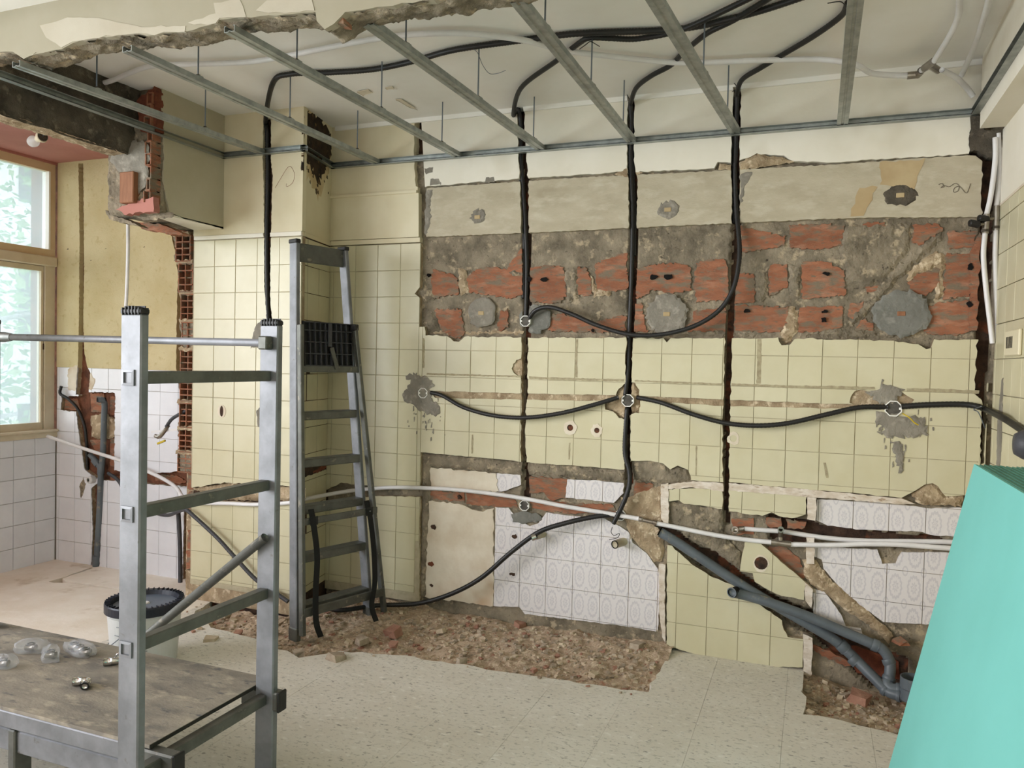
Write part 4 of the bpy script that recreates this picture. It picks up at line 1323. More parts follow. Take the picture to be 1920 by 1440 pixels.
part('brick', ([tuple(p) for p in slab2d([ragged(xz([(262, 190), (296, 165), (298, 250), (268, 248)], -0.85), 0.006, 0.02, 818)], [], -0.87, -0.82, planeY)[0]], slab2d([ragged(xz([(262, 190), (296, 165), (298, 250), (268, 248)], -0.85), 0.006, 0.02, 818)], [], -0.87, -0.82, planeY)[1]), 'brick_inner', corner)
# jagged rim under the corner
for k, pp in enumerate(([(198, 395), (215, 405), (240, 412), (262, 424), (238, 420), (205, 411)], [(236, 414), (300, 420), (330, 432), (344, 440), (320, 440), (270, 430)])):
    slab('brick', [ragged(xz(pp, -0.84 + 0.25 * k), 0.004, 0.016, 820 + k)], [], -0.84 + 0.25 * k, -0.78 + 0.25 * k, 'brick' if k else 'mortar', corner)
lump('mortar_smear', [ragged(xz([(262, 404), (330, 400), (332, 408), (290, 414), (268, 412)], -0.80), 0.005, 0.016, 824)], [], -0.83, -0.78, 'mortar', corner)

# ---- concrete beam over the opening to the nook
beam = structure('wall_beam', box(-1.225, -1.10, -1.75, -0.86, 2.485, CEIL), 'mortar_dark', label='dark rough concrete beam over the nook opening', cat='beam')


def bf(I, J):
    y = -1.76 + (0.92) * I / 120
    z = 2.452 + (CEIL - 2.452) * J / 50
    low = np.clip((2.53 - z) / 0.08, 0, 1)
    x = -1.075 + 0.012 * fbm(y * 9, z * 9, 31) + 0.006 * fbm(y * 40, z * 40, 32) - low * (0.03 + 0.02 * fbm(y * 12, z * 3, 33))
    return x, y, z


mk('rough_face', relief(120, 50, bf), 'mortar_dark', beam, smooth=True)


def bu(I, J):
    y = -1.76 + (0.92) * I / 120
    x = -1.235 + 0.135 * J / 30
    z = 2.462 + 0.012 * fbm(y * 10, x * 10, 35) + 0.006 * fbm(y * 40, x * 40, 36)
    return x, y, z


mk('rough_underside', relief(120, 30, bu), 'mortar_sand', beam, smooth=True)

# ---- stump of the demolished wall across the ceiling, in the top left of the view
LY = -1.72
pe = zm(0, 0, 3, [(-120, 300), (0, 295), (70, 290), (130, 330), (240, 295), (350, 275), (410, 240), (530, 215), (740, 190), (870, 200), (920, 182), (1050, 178), (1170, 140), (1222, 130), (1232, 108), (1330, 102), (1600, 80), (1760, 70)]) + zm(480, 0, 3, [(330, 72), (345, 112), (390, 160), (440, 135), (482, 92), (500, 70), (680, 40), (820, 20), (1000, -6), (1400, -80), (1800, -160)])
pe3 = xz(pe, LY)
lint = structure('wall_stump', box(XW, pe3[-1][0], LY + 0.03, LY + 0.10, 2.69, CEIL), 'mortar', label='ragged stump of the demolished wall hanging below the ceiling, cream painted', cat='wall')
top = [(pe3[-1][0], CEIL), (XW, CEIL), (XW, pe3[0][1])]
slab('paint_coat', [ragged(pe3, 0.003, 0.03, 830, skip=(len(pe3) - 1,)) + top], [], LY, LY + 0.03, 'paint_cream_dimmed', lint)
wp = [zm(0, 0, 3, [(225, 150), (380, 100), (560, 105), (800, 150), (1050, 150), (1040, 176), (920, 180), (870, 198), (740, 188), (530, 212), (410, 238), (350, 270), (260, 210)]), zm(0, 0, 3, [(1060, 130), (1215, 70), (1200, 20), (1350, -10), (1390, 90), (1330, 98), (1235, 104), (1220, 126), (1170, 138)]), zm(0, 0, 3, [(1440, 60), (1500, 0), (1750, -10), (1770, 60), (1600, 76)])]
for k, w in enumerate(wp):
    slab('plaster_patch', [ragged(xz(w, LY), 0.004, 0.03, 835 + k)], [], LY - 0.002, LY + 0.01, 'plaster_patch', lint)
xs = np.array([p[0] for p in pe3]); zs = np.array([p[1] for p in pe3])
o = np.argsort(xs)
xs, zs = xs[o], zs[o]


def lf(I, J):
    x = XW + (xs[-1] - XW) * I / 420
    zb = np.interp(x, xs, zs)
    t = J / 16.0
    y = LY + 0.006 + 0.125 * t + 0.012 * fbm(x * 14, t * 3, 41)
    z = zb - 0.004 + 0.016 * fbm(x * 16, t * 4, 42) + 0.008 * fbm(x * 60, t * 12, 43) + 0.02 * (t - .5) ** 2
    z = np.where(J == 16, z + 0.06, z)
    return x, y, z


mk('broken_edge', relief(420, 16, lf), 'mortar', lint, smooth=True)
mk('back_face', ([(XW, LY + 0.11, 2.63), (xs[-1], LY + 0.11, 2.80), (xs[-1], LY + 0.11, CEIL), (XW, LY + 0.11, CEIL)], [(0, 1, 2, 3)]), 'mortar', lint)
slab('brick', [ragged(xz([(624, 46), (640, 26), (646, 30), (648, 46)], LY + 0.02), 0.003, 0.02, 845)], [], LY + 0.01, LY + 0.06, 'brick', lint)

# ---- window wall
ZSILL = float(onX(0, 822, XW)[2])
ww = structure('wall_left', box(XW - 0.25, XW - 0.006, YREAR, 0.2, -0.1, ZSILL - 0.02), 'grout_white', label='low white tiled parapet under the nook window', cat='wall')
structure('wall_left_head', box(XW - 0.25, XW, YREAR, 0.2, 2.70, CEIL), 'pink_paint', label='pink strip above the nook windows', cat='wall')


def frameW(s, t, d):
    """s = -Y measured from the corner"""
    return (XW - d, -s, t)


FW = lambda s, t, d: (XW - d, s, t)
tile_field(ww, FW, (-1.7, NY - 0.004, -0.01, ZSILL - 0.02), -0.238, 0.74, 0.15, mat='tile_white', fr=0.0, th=0.008)
WY0, WY1 = -1.30, float(onX(104, 640, XW)[1]) - 0.01


def ywin(px, py):
    return float(onX(px, py, XW - 0.03)[1])


def zwin(px, py):
    return float(onX(px, py, XW - 0.03)[2])


win = structure('window_1', box(XW - 0.10, XW + 0.012, WY0 - 0.3, NY, ZSILL - 0.02, ZSILL + 0.02), 'window_frame_pale', label='tan framed two-part window in the nook, trees behind dusty panes', cat='window')
xa, xb = XW - 0.075, XW - 0.015
zt0, zt1 = zwin(90, 468), zwin(90, 322)           # top light
zl0, zl1 = zwin(76, 792), zwin(76, 508)           # lower light
yt = ywin(91, 400)
yl = ywin(76, 650)
ye = NY - 0.004
ztop = 2.70
trs = zwin(95, 478)
mk('window_frame', join(box(xa, xb, yt, ye, zt0 - 0.09, ztop), box(xa, xb, WY0, yt, zt1, ztop), box(xa, xb, WY0, yt, zt0 - 0.05, zt0)), 'window_frame', win)
mk('transom', bevel_box(xa - 0.01, XW + 0.012, WY0, ye, zt0 - 0.115, zt0 - 0.05, 0.006), 'window_frame_pale', win)
zlow_top = zt0 - 0.115
mk('window_frame', join(box(xa, xb, ye - 0.07, ye, ZSILL, zlow_top)), 'window_frame_pale', win)
sash = mk('sash', join(box(xa + .01, xb - .012, yl, ye - 0.075, ZSILL + 0.03, zlow_top - .003), box(xa + .01, xb - .012, WY0, yl, zl1, zlow_top - .003), box(xa + .01, xb - .012, WY0, yl, ZSILL + 0.03, zl0)), 'window_frame_pale', win)
mk('window_bead', box(xa, xb + .004, yt - 0.012, yt, zt0, zt1), 'box_white', win)
mk('window_pane', box(XW - 0.047, XW - 0.043, WY0, yt, zt0, zt1), 'dusty_glass', win)
mk('window_pane', box(XW - 0.047, XW - 0.043, WY0, yl, zl0, zl1), 'dusty_glass', win)
mk('window_sill', bevel_box(XW - 0.08, XW + 0.035, WY0 - 0.3, ye, ZSILL + 0.018, ZSILL + 0.034, 0.004), 'window_frame_pale', win)
c0 = onX(85, 650, XW - 0.01)
mk('keyhole', box(XW - 0.03, XW - 0.024, c0[1] - 0.006, c0[1] + 0.006, c0[2] - 0.02, c0[2] + 0.02), 'chase_dark', win)
structure('wall_left_shade_pier', box(XW - 0.25, XW, -2.00, WY0, ZSILL - 0.02, 2.70), 'yellow_plaster', label='unseen ochre pier between the balcony windows, widened to shade the tiled pier', cat='wall')  # out of view; width chosen to cast soft shade on the tiled pier
structure('wall_left_far', box(XW - 0.25, XW, YREAR, -9.8, ZSILL - 0.02, 2.70), 'yellow_plaster', label='ochre end of the window wall', cat='wall')

# ---- right wall: tiled below, white above, with a boxed beam
wall_r = structure('wall_right', box(XR + 0.012, XR + 0.3, YREAR, 0.3, -0.1, CEIL), 'grout', label='right wall with cream tiles, white paint and a boxed beam', cat='wall')


def frameR(s, t, d):
    return (XR + d, s, t)


def frameRr(s, t, d):
    """s runs towards the camera"""
    return (XR + d, -s, t)


ZRT = 2.155
mk('paint_coat', box(XR, XR + 0.02, YREAR, -0.004, ZRT, 2.48), 'paint_white', wall_r)
mk('boxed_beam', box(2.845, XR + 0.05, YREAR, -0.055, 2.478, CEIL), 'paint_white', wall_r)
mk('paint_edge', box(XR - 0.003, XR + 0.01, -3.0, -0.02, ZRT - 0.006, ZRT + 0.004), 'plaster_white', wall_r)
tile_field(wall_r, frameRr, (0.012, 3.4, -0.01, ZRT), 0.045, 1.49, 0.15, mat='tile_cream', fr=0.0, th=0.011)
mk('corner_mortar', slab2d([ragged(xz([(1820, 210), (1832, 200), (1846, 245), (1880, 243), (1880, 270), (1872, 300), (1846, 292), (1834, 282), (1818, 286)], 0.0), 0.006, 0.015, 850)], [], -0.006, 0.05, planeY), 'mortar_dark', wall_r)
mk('adhesive_smear', slab2d([ragged([(0.16, 1.31), (0.20, 1.42), (0.22, 1.30), (0.225, 1.18), (0.20, 1.0), (0.165, 0.98), (0.15, 1.1), (0.145, 1.2)], 0.008, 0.02, 851)], [], -0.003, 0.006, frameRr), 'cement_patch', wall_r)

# ---- the rest of the flat behind the camera, with its window openings
wrear = structure('wall_rear', join(box(XW - .3, XR + .3, YREAR - 0.2, YREAR, -0.1, 0.5), box(XW - .3, XR + .3, YREAR - 0.2, YREAR, 2.75, CEIL + .1), box(XW - .3, -1.2, YREAR - 0.2, YREAR, 0.5, 2.75), box(2.6, XR + .3, YREAR - 0.2, YREAR, 0.5, 2.75)), 'paint_cream', label='wall behind the viewer with a wide window opening', cat='wall')


# ================================================================== CEILING FRAMING
def extrude(profile, p0, p1, up=(0, 0, 1)):
    """profile [(across, along up)] swept from p0 to p1"""
    a, b = Vector(p0), Vector(p1)
    d = (b - a).normalized()
    s = d.cross(Vector(up)).normalized()
    u = s.cross(d).normalized()
    n = len(profile)
    V = [tuple(q + s * x + u * y) for q in (a, b) for (x, y) in profile]
    F = [(i, (i + 1) % n, n + (i + 1) % n, n + i) for i in range(n)]
    F += [tuple(reversed(range(n))), tuple(range(n, 2 * n))]
    return V, F


ZG = 2.55
w, h, t = 0.0235, 0.022, 0.002
C_PROF = [(-w, 0), (-0.006, 0), (-0.004, 0.003), (0.004, 0.003), (0.006, 0), (w, 0), (w, h), (w - 0.007, h), (w - 0.007, h - t), (w - t, h - t), (w - t, t), (0.006, t), (0.004, 0.003 + t), (-0.004, 0.003 + t), (-0.006, t), (-w + t, t), (-w + t, h - t), (-w + 0.007, h - t), (-w + 0.007, h), (-w, h)]
CHN = [((30, 125), (495, 290), 'leftmost furring channel, running towards the dark beam'), ((238, 97), (690, 300), 'second furring channel from the left, over the pier'), ((430, 60), (850, 290), 'third furring channel from the left, over the ladder recess'),
       ((690, 48), (1005, 275), 'fourth furring channel from the left, ending at the wall stump'), ((970, 5), (1180, 262), 'fifth furring channel from the left, its cut end in view'), ((1225, 0), (1375, 245), 'sixth furring channel from the left, crossing the black conduits'), ((1605, 0), (1580, 230), 'rightmost furring channel, nearly upright in the picture')]
chan_line = []
for k, (a, b, lab) in enumerate(CHN):
    p0, p1 = onZ(*a, ZG), onZ(*b, ZG)
    d = (p1 - p0) / np.linalg.norm(p1 - p0)
    yb_ = -0.02 if k else AY - 0.02
    p1 = p0 + d * ((yb_ - p0[1]) / d[1])
    if k >= 5:
        p0 = p0 - d * 0.35
    mk('furring_channel', extrude(C_PROF, p0, p1), 'galvanised', label='galvanised ' + lab, cat='metal profile', group='furring channels under the ceiling')
    chan_line.append((p0, d))
RODS = [(0, 181, 165), (0, 376, 240), (1, 366, 143), (1, 531, 223), (1, 657, 281), (2, 552, 114), (2, 702, 204), (2, 812, 268), (3, 758, 82), (3, 888, 183), (3, 979, 261), (4, 1024, 48), (4, 1105, 158), (4, 1164, 234), (5, 1323, 134), (5, 1361, 211)]
names = {0: 'first channel', 1: 'second channel', 2: 'third channel', 3: 'fourth channel', 4: 'fifth channel', 5: 'sixth channel'}
seen = {}
for (k, x, y) in RODS:
    p0, d = chan_line[k]
    q = onZ(x, y, ZG + 0.03)
    q = p0 + d * ((q[1] - p0[1]) / d[1])
    q[0] += 0.004
    j = seen[k] = seen.get(k, 0) + 1
    tot = sum(1 for r in RODS if r[0] == k)
    place = {1: 'nearest to the viewer', tot: 'farthest from the viewer'}.get(j, 'midway along it')
    th = thing('hanger_rod', f'thin grey hanger rod holding the {names[k]} from the left, {place}', 'hanger', 'hanger rods of the ceiling grid', tuple(q))
    part('rod', tube([(q[0], q[1], ZG + 0.006), (q[0], q[1], CEIL)], 0.0032, 7, 1), 'steel_rod', th)
    part('clip', bevel_box(q[0] - 0.019, q[0] + 0.019, q[1] - 0.012, q[1] + 0.012, ZG + 0.006, ZG + 0.028, 0.002), 'galvanised', th)
    part('nut', bevel_box(q[0] - 0.007, q[0] + 0.007, q[1] - 0.007, q[1] + 0.007, ZG + 0.028, ZG + 0.036, 0.002), 'mortar_dark', th)

U_PROF = [(0, 0), (0.028, 0), (0.028, 0.0015), (0.0015, 0.0015), (0.0015, 0.012), (0.004, 0.014), (0.0015, 0.016), (0.0015, 0.0285), (0.028, 0.0285), (0.028, 0.030), (0, 0.030)]


def track(p0, p1, label):
    return mk('perimeter_track', extrude(U_PROF, p0, p1), 'galvanised', label=label, cat='metal profile', group='wall tracks of the ceiling grid')


zt = ZG - 0.004
track((XL - 0.003, -1.74, zt), (XL - 0.003, AY - 0.004, zt), 'galvanised wall track along the broken left partition')
track((XL, AY - 0.001, zt), (AX1 + 0.03, AY - 0.001, zt), 'short galvanised wall track across the cream pier')
track((AX1 + 0.001, AY - 0.03, zt), (-0.474, 0.0, zt), 'very short galvanised wall track in the ladder recess')
track((-0.47, -0.001, zt), (2.845, -0.001, zt), 'long galvanised wall track across the white back wall')
track((2.844, -0.02, zt), (2.844, -2.6, zt), 'galvanised wall track on the boxed beam at the right')


# ================================================================== CABLES AND PIPES
def Y_(x, y, Y):
    return tuple(onY(x, y, Y))


def Z_(x, y, Z):
    return tuple(onZ(x, y, Z))


def conduit(pts, label, r=0.0115, mat='conduit_black', name='conduit', cat='conduit', group='corrugated cable conduits'):
    return mk(name, tube(pts, r, 9, 8, ribs=0.05 if name == 'conduit' else 0.0), mat, label=label, cat=cat, group=group, smooth=name != 'conduit' or True)


zc = CEIL - 0.016
conduit([Y_(503, 603, AY + 0.012), Y_(501, 540, AY + 0.012), Y_(500, 440, AY + 0.014), Y_(502, 330, AY + 0.014), Y_(501, 250, AY + 0.008), (Y_(501, 190, AY - 0.02)[0], AY - 0.03, 2.735), Z_(512, 155, zc - .01), Z_(545, 139, zc)] +
        [Z_(x, y, zc) for x, y in ((620, 136), (700, 130), (770, 116), (850, 94), (960, 78), (1042, 67), (1103, 62), (1243, 57), (1310, 49), (1360, 38), (1427, 20), (1500, -4), (1600, -40))], 'black conduit climbing the cream pier and crossing the whole ceiling', 0.0125)
conduit([Y_(986, 596, 0.02), Y_(988, 500, 0.03), Y_(985, 420, 0.03), Y_(980, 340, 0.024), Y_(976, 290, 0.02), Y_(977, 240, 0.018), Y_(972, 205, -0.008), (Y_(965, 190, -0.02)[0], -0.035, 2.745)] +
        [Z_(x, y, zc - 0.004) for x, y in ((977, 165), (1042, 115), (1087, 80), (1107, 71), (1147, 72), (1193, 73), (1253, 63), (1293, 50), (1345, 26), (1403, -2), (1460, -30))], 'black conduit rising from the chase nearest the ladder to the ceiling')
conduit([Y_(981, 560, 0.035), Y_(983, 470, 0.045), Y_(979, 400, 0.045), Y_(975, 330, 0.04), Y_(973, 260, 0.035), Y_(975, 210, 0.03)], 'second black conduit deep in the chase nearest the ladder', 0.010)
conduit([Y_(1172, 742, 0.0), Y_(1178, 690, 0.02), Y_(1180, 620, 0.025), Y_(1184, 520, 0.03), Y_(1186, 400, 0.03), Y_(1182, 300, 0.02), Y_(1184, 230, 0.012), Y_(1182, 195, -0.01), (Y_(1184, 184, -0.02)[0], -0.03, 2.75)] +
        [Z_(x, y, zc - 0.002) for x, y in ((1193, 165), (1220, 143), (1257, 123), (1277, 103), (1303, 80), (1330, 60), (1377, 37), (1437, 0), (1480, -30))], 'black conduit rising in the middle chase and bending along the ceiling')
conduit([Y_(1190, 480, 0.045), Y_(1190, 400, 0.045), Y_(1186, 300, 0.04), Y_(1187, 210, 0.035)], 'second black conduit deep in the middle chase', 0.010)
conduit([Z_(x, y, zc) for x, y in ((1590, 4), (1577, 30), (1527, 67), (1467, 103), (1427, 127), (1392, 149))] + [(Y_(1383, 165, -0.02)[0], -0.03, 2.745), Y_(1382, 190, 0.0), Y_(1380, 260, 0.02), Y_(1378, 330, 0.022), Y_(1381, 400, 0.01), Y_(1385, 440, -0.012), Y_(1386, 485, -0.035), Y_(1375, 540, -0.05), Y_(1348, 582, -0.05), Y_(1300, 612, -0.05), Y_(1240, 627, -0.05), Y_(1180, 627, -0.05), Y_(1120, 610, -0.045), Y_(1070, 588, -0.04), Y_(1032, 576, -0.035), Y_(1006, 581, -0.025), Y_(992, 596, -0.005)],
        'long black conduit looping from the right-hand chase over the bare bricks')
conduit([Y_(1376, 420, 0.045), Y_(1376, 330, 0.045), Y_(1376, 250, 0.035), Y_(1381, 180, 0.03)], 'second black conduit deep in the right-hand chase', 0.010)
conduit([Y_(808, 736, 0.0), Y_(830, 742, -0.02), Y_(870, 764, -0.035), Y_(925, 779, -0.045), Y_(985, 783, -0.05), Y_(1050, 775, -0.045), Y_(1110, 760, -0.035), Y_(1160, 745, -0.012)], 'black conduit sagging between the left and middle junction boxes')
conduit([Y_(1194, 745, 0.0), Y_(1240, 755, -0.015), Y_(1300, 777, -0.035), Y_(1360, 793, -0.045), Y_(1420, 798, -0.05), Y_(1480, 793, -0.045), Y_(1550, 777, -0.035), Y_(1610, 764, -0.02), Y_(1664, 763, -0.002)], 'black conduit sagging between the middle and right junction boxes')
conduit([Y_(1690, 762, -0.004), Y_(1740, 759, -0.012), Y_(1800, 758, -0.015), Y_(1832, 762, -0.03), Y_(1853, 770, -0.06), tuple(onX(1876, 781, 2.905)), tuple(onX(1896, 793, 2.92)), tuple(onX(1916, 806, 2.925)), tuple(onX(1935, 818, 2.925))], 'black taped cable running from the right junction box round the corner', 0.013)
conduit([Y_(1176, 765, 0.01), Y_(1173, 800, 0.006), Y_(1172, 850, 0.0), Y_(1180, 885, -0.012), Y_(1179, 915, -0.02), Y_(1166, 950, -0.022), Y_(1150, 982, -0.02)], 'short black conduit dropping below the middle junction box', 0.012)
conduit([Y_(1158, 965, 0.0), Y_(1120, 968, -0.02), Y_(1060, 981, -0.04), Y_(1010, 998, -0.05), Y_(960, 1034, -0.06), Y_(900, 1085, -0.07), Y_(840, 1116, -0.08), Y_(780, 1132, -0.09), (-0.02, -0.16, 0.055), (-0.16, -0.30, 0.05), (-0.28, -0.30, 0.05)], 'black conduit curving down over the plaster to the rubble', 0.013)
conduit([Y_(203, 887, NY - 0.01), Y_(222, 901, NY - 0.03), Y_(236, 925, NY - 0.05), Y_(262, 950, NY - 0.07), Y_(292, 962, NY - 0.10), Y_(315, 966, NY - 0.15), Y_(332, 960, -0.33), Y_(348, 956, AY - 0.04), Y_(366, 970, AY - 0.045), Y_(408, 1009, AY - 0.05), Y_(437, 1041, AY - 0.05), Y_(478, 1085, AY - 0.045), Y_(510, 1107, AY - 0.04), Y_(540, 1128, AY - 0.04)], 'dark grey conduit sagging from the nook chase across the cream pier', 0.0115, 'conduit_grey')
conduit([Y_(115, 724, NY - 0.03), Y_(113, 738, NY - 0.03), Y_(128, 748, NY - 0.02), Y_(146, 767, NY - 0.005), Y_(158, 796, NY + 0.01), Y_(162, 825, NY + 0.012), Y_(163, 850, NY + 0.015), Y_(164, 885, NY + 0.02)], 'black cable hanging in the bricked chase beside the window', 0.010)

# small ties and loose wires
def wire(pts, label, r=0.0022, mat='black_plastic', name='loose_wire'):
    return mk(name, tube(pts, r, 6, 6), mat, label=label, cat='wire', group='loose wires', smooth=True)


wire([Z_(888, 92, zc - .015), Z_(896, 100, zc - .03), Z_(905, 122, 2.72), Z_(918, 138, 2.71), Z_(935, 137, 2.71), Z_(948, 132, 2.71)], 'thin loose wire tie hanging under the ceiling between fourth and fifth channels', 0.0014, 'steel_rod')
wire([Z_(1552, 6, zc - .01), Z_(1575, 3, zc - .02), Z_(1584, 10, zc - .02), Z_(1587, 18, zc - .01)], 'black wire tie at the conduit end near the rightmost channel', 0.002)
wire([Z_(1087, 92, zc - .01), Z_(1098, 84, zc - .03), Z_(1106, 78, zc - .02), Z_(1112, 80, zc - .03), Z_(1124, 87, zc - .01)], 'black wire tie on the conduits beside the fifth channel', 0.002)
wire([Y_(1373, 172, -0.03), Y_(1382, 165, -0.045), Y_(1376, 155, -0.03)], 'black wire tie at the top of the right-hand chase', 0.002)
wire([Y_(1182, 190, -0.045), Y_(1176, 178, -0.03), Y_(1174, 170, -0.02)], 'black wire tie at the top of the middle chase', 0.002)
wire([Y_(950, 189, -0.03), Y_(962, 196, -0.05), Y_(970, 193, -0.04)], 'black wire tie at the top of the chase nearest the ladder', 0.002)
wire([Y_(1148, 988, -0.02), Y_(1146, 998, -0.03), Y_(1152, 1004, -0.03), Y_(1161, 1000, -0.03), Y_(1158, 1008, -0.03), Y_(1142, 1012, -0.03)], 'thin black wires hanging from the short conduit end above the drain stub', 0.0018)
wire([Y_(1692, 775, -0.02), Y_(1705, 783, -0.03), Y_(1714, 792, -0.03), Y_(1722, 797, -0.025)], 'green and yellow wire end under the right junction box', 0.003, 'wire_yellow')
wire([Y_(516, 352, AY - 0.01), Y_(526, 335, AY - 0.02), Y_(542, 312, AY - 0.012), Y_(552, 325, AY - 0.02), Y_(549, 342, AY - 0.02), Y_(538, 350, AY - 0.02), Y_(537, 344, AY - 0.02)], 'thin loop of bare wire on the cream paint of the pier', 0.0011, 'wood_block')
wire([tuple(onY(1840, 762, -0.06)), tuple(onY(1826, 768, -0.07)), tuple(onY(1835, 774, -0.07)), (2.89, -0.16, 1.2)], 'thin wire ends at the taped cable in the right corner', 0.0025, 'steel_rod')


def pipe(pts, label, r=0.0105, mat='pipe_white', group='white water pipes', name='water_pipe', cat='pipe'):
    return mk(name, tube(pts, r, 10, 8), mat, label=label, cat=cat, group=group, smooth=True)


zp = CEIL - 0.03
zq = CEIL - 0.085
pipe([Z_(x, y, zp) for x, y in ((177, 160), (213, 150), (250, 134), (290, 123), (367, 120), (467, 116), (547, 103), (647, 83), (730, 69), (797, 63), (880, 63), (980, 75), (1063, 95), (1160, 107), (1260, 117), (1327, 117), (1427, 113), (1527, 111))] + [Z_(1580, 116, zp - .03), Z_(1609, 123, zp - .045), Z_(1634, 137, zq), Z_(1671, 141, zq), Z_(1704, 142, zq)], 'white water pipe wandering across the whole ceiling', 0.012)
pipe([Z_(1750, 117, zq), Z_(1779, 70, zq + .03), Z_(1796, 33, zp), Z_(1799, 0, zp), Z_(1800, -40, zp)], 'white water pipe leaving the brass tee towards the viewer', 0.0115)
pipe([Z_(1766, 131, zq - .02), Z_(1778, 137, zq - .02), Z_(1795, 147, zq - .03), Z_(1812, 164, zq - .05), Z_(1824, 180, zq - .08)], 'white water pipe bending from the tee into the right corner', 0.0115)
pipe([Z_(1803, 141, zp - .04), Z_(1825, 92, zp - .01), Z_(1847, 27, zp), Z_(1856, -10, zp), Z_(1860, -40, zp)], 'white water pipe along the ceiling beside the boxed beam', 0.0115)
tee = thing('pipe_tee', 'metal press tee joining white pipes at the right end of the ceiling', 'pipe fitting', None, Z_(1736, 128, zq))
part('sleeve', tube([Z_(1701, 142, zq), Z_(1722, 140, zq)], 0.0155, 12, 1), 'brass_fitting', tee)
part('elbow', tube([Z_(1720, 141, zq), Z_(1725, 136, zq), Z_(1727, 132, zq)], 0.015, 12, 4), 'brass_fitting', tee, smooth=True)
part('stub', tube([Z_(1726, 134, zq), Z_(1735, 126, zq)], 0.0115, 12, 1), 'pipe_white', tee)
part('tee_body', join(tube([Z_(1733, 128, zq), Z_(1750, 115, zq)], 0.0155, 12, 1), tube([Z_(1742, 121, zq), Z_(1759, 132, zq)], 0.0150, 12, 1)), 'brass_fitting', tee)
part('outlet_bore', disc_ring(Z_(1759, 132, zq), np.array(Z_(1759, 132, zq)) - np.array(Z_(1742, 121, zq)), 0.0145, 0.011), 'black_plastic', tee)

rp1 = [(2.925, -0.03, 2.47), Y_(1865, 285, -0.02), Y_(1864, 320, -0.02), Y_(1857, 368, -0.02), Y_(1850, 402, -0.02)]
riser = pipe(rp1 and [Y_(1866, 258, -0.02), Y_(1866, 300, -0.02), Y_(1858, 365, -0.025), Y_(1850, 402, -0.03)], 'upper left of the two white riser pipes in the right corner', 0.0105, group='white riser pipes')
pipe([Y_(1847, 436, -0.03), Y_(1844, 480, -0.03), Y_(1849, 543, -0.03), Y_(1857, 610, -0.03), Y_(1861, 644, -0.03)], 'lower left of the two white riser pipes in the right corner', 0.0105, group='white riser pipes')
pipe([Y_(1872, 250, 0.0), Y_(1875, 310, 0.0), Y_(1873, 350, 0.0), Y_(1868, 388, -0.01)], 'upper right of the two white riser pipes in the right corner', 0.0105, group='white riser pipes')
pipe([Y_(1867, 430, -0.01), Y_(1866, 480, -0.01), Y_(1867, 540, -0.01), Y_(1869, 600, -0.015), Y_(1868, 640, -0.02)], 'lower right of the two white riser pipes in the right corner', 0.0105, group='white riser pipes')
for lab, (x0, y0, x1, y1, Yv, hx0, hy0, hx1, hy1) in (('left', (1850, 402, 1847, 438, -0.03, 1836, 421, 1817, 418)), ('right', (1868, 386, 1867, 432, -0.01, 1853, 411, 1834, 409))):
    v = thing('stop_valve', f'{lab} metal stop valve with black handle on the corner risers', 'valve', 'stop valves on the risers', Y_(x0, y1, Yv))
    part('valve_body', tube([Y_(x0, y0, Yv), Y_(x1, y1, Yv)], 0.0135, 12, 1), 'brass_fitting', v)
    part('press_ring', tube([Y_(x1, y1 - 8, Yv), Y_(x1, y1 - 3, Yv)], 0.0155, 12, 1), 'mortar_dark', v)
    part('spindle', tube([Y_((x0 + x1) / 2, (y0 + y1) / 2, Yv), Y_(hx0, hy0, Yv - 0.02)], 0.007, 10, 1), 'brass_fitting', v)
    part('valve_handle', tube([Y_(hx0, hy0, Yv - 0.02), Y_(hx0 - 2, hy0, Yv - 0.022), Y_(hx1 + 2, hy1, Yv - 0.035), Y_(hx1, hy1, Yv - 0.036)], [0.012, 0.0155, 0.0155, 0.012], 12, 1), 'black_plastic', v)

# long supply pipe low on the walls
yl1 = -0.012
pipe([Y_(89, 818, NY - 0.10), Y_(160, 842, NY - 0.07), Y_(233, 866, NY - 0.05), Y_(284, 887, NY - 0.05), Y_(315, 903, NY - 0.08), Y_(332, 916, NY - 0.16), Y_(341, 930, -0.34), Y_(352, 938, AY - 0.02), Y_(379, 943, AY - 0.02), Y_(430, 944, AY - 0.02), Y_(478, 946, AY - 0.018), Y_(539, 943, AY - 0.015), Y_(562, 938, AY - 0.012), Y_(590, 932, -0.22), Y_(622, 926, -0.05), Y_(660, 920, yl1), Y_(702, 916, yl1), Y_(738, 914, yl1), Y_(799, 915, yl1), Y_(875, 920, yl1), Y_(973, 933, yl1), Y_(1063, 950, yl1), Y_(1130, 961, yl1), Y_(1200, 973, yl1)], 'long white supply pipe low along the nook, pier and back wall', 0.0115, group='low supply pipes')
pipe([Y_(1230, 981, yl1), Y_(1280, 991, yl1), Y_(1340, 1003, yl1), Y_(1400, 1012, yl1), Y_(1449, 1017, yl1)], 'white supply pipe section crossing the low tiled pier', 0.0115, group='low supply pipes')
pipe([Y_(1480, 1021, yl1), Y_(1560, 1022, yl1), Y_(1620, 1020, yl1), Y_(1683, 1021, yl1), Y_(1740, 1025, yl1), Y_(1800, 1031, yl1), (2.86, -0.01, 0.62)], 'lower of the two white supply pipes over the patterned tiles', 0.0115, group='low supply pipes')
pipe([Y_(1392, 991, 0.02), Y_(1430, 994, 0.02), Y_(1471, 997, 0.02), Y_(1544, 1008, 0.02), Y_(1620, 1014, 0.02), Y_(1700, 1015, 0.02), Y_(1790, 1017, 0.02), (2.86, 0.02, 0.655)], 'upper of the two white supply pipes over the patterned tiles', 0.0115, group='low supply pipes')
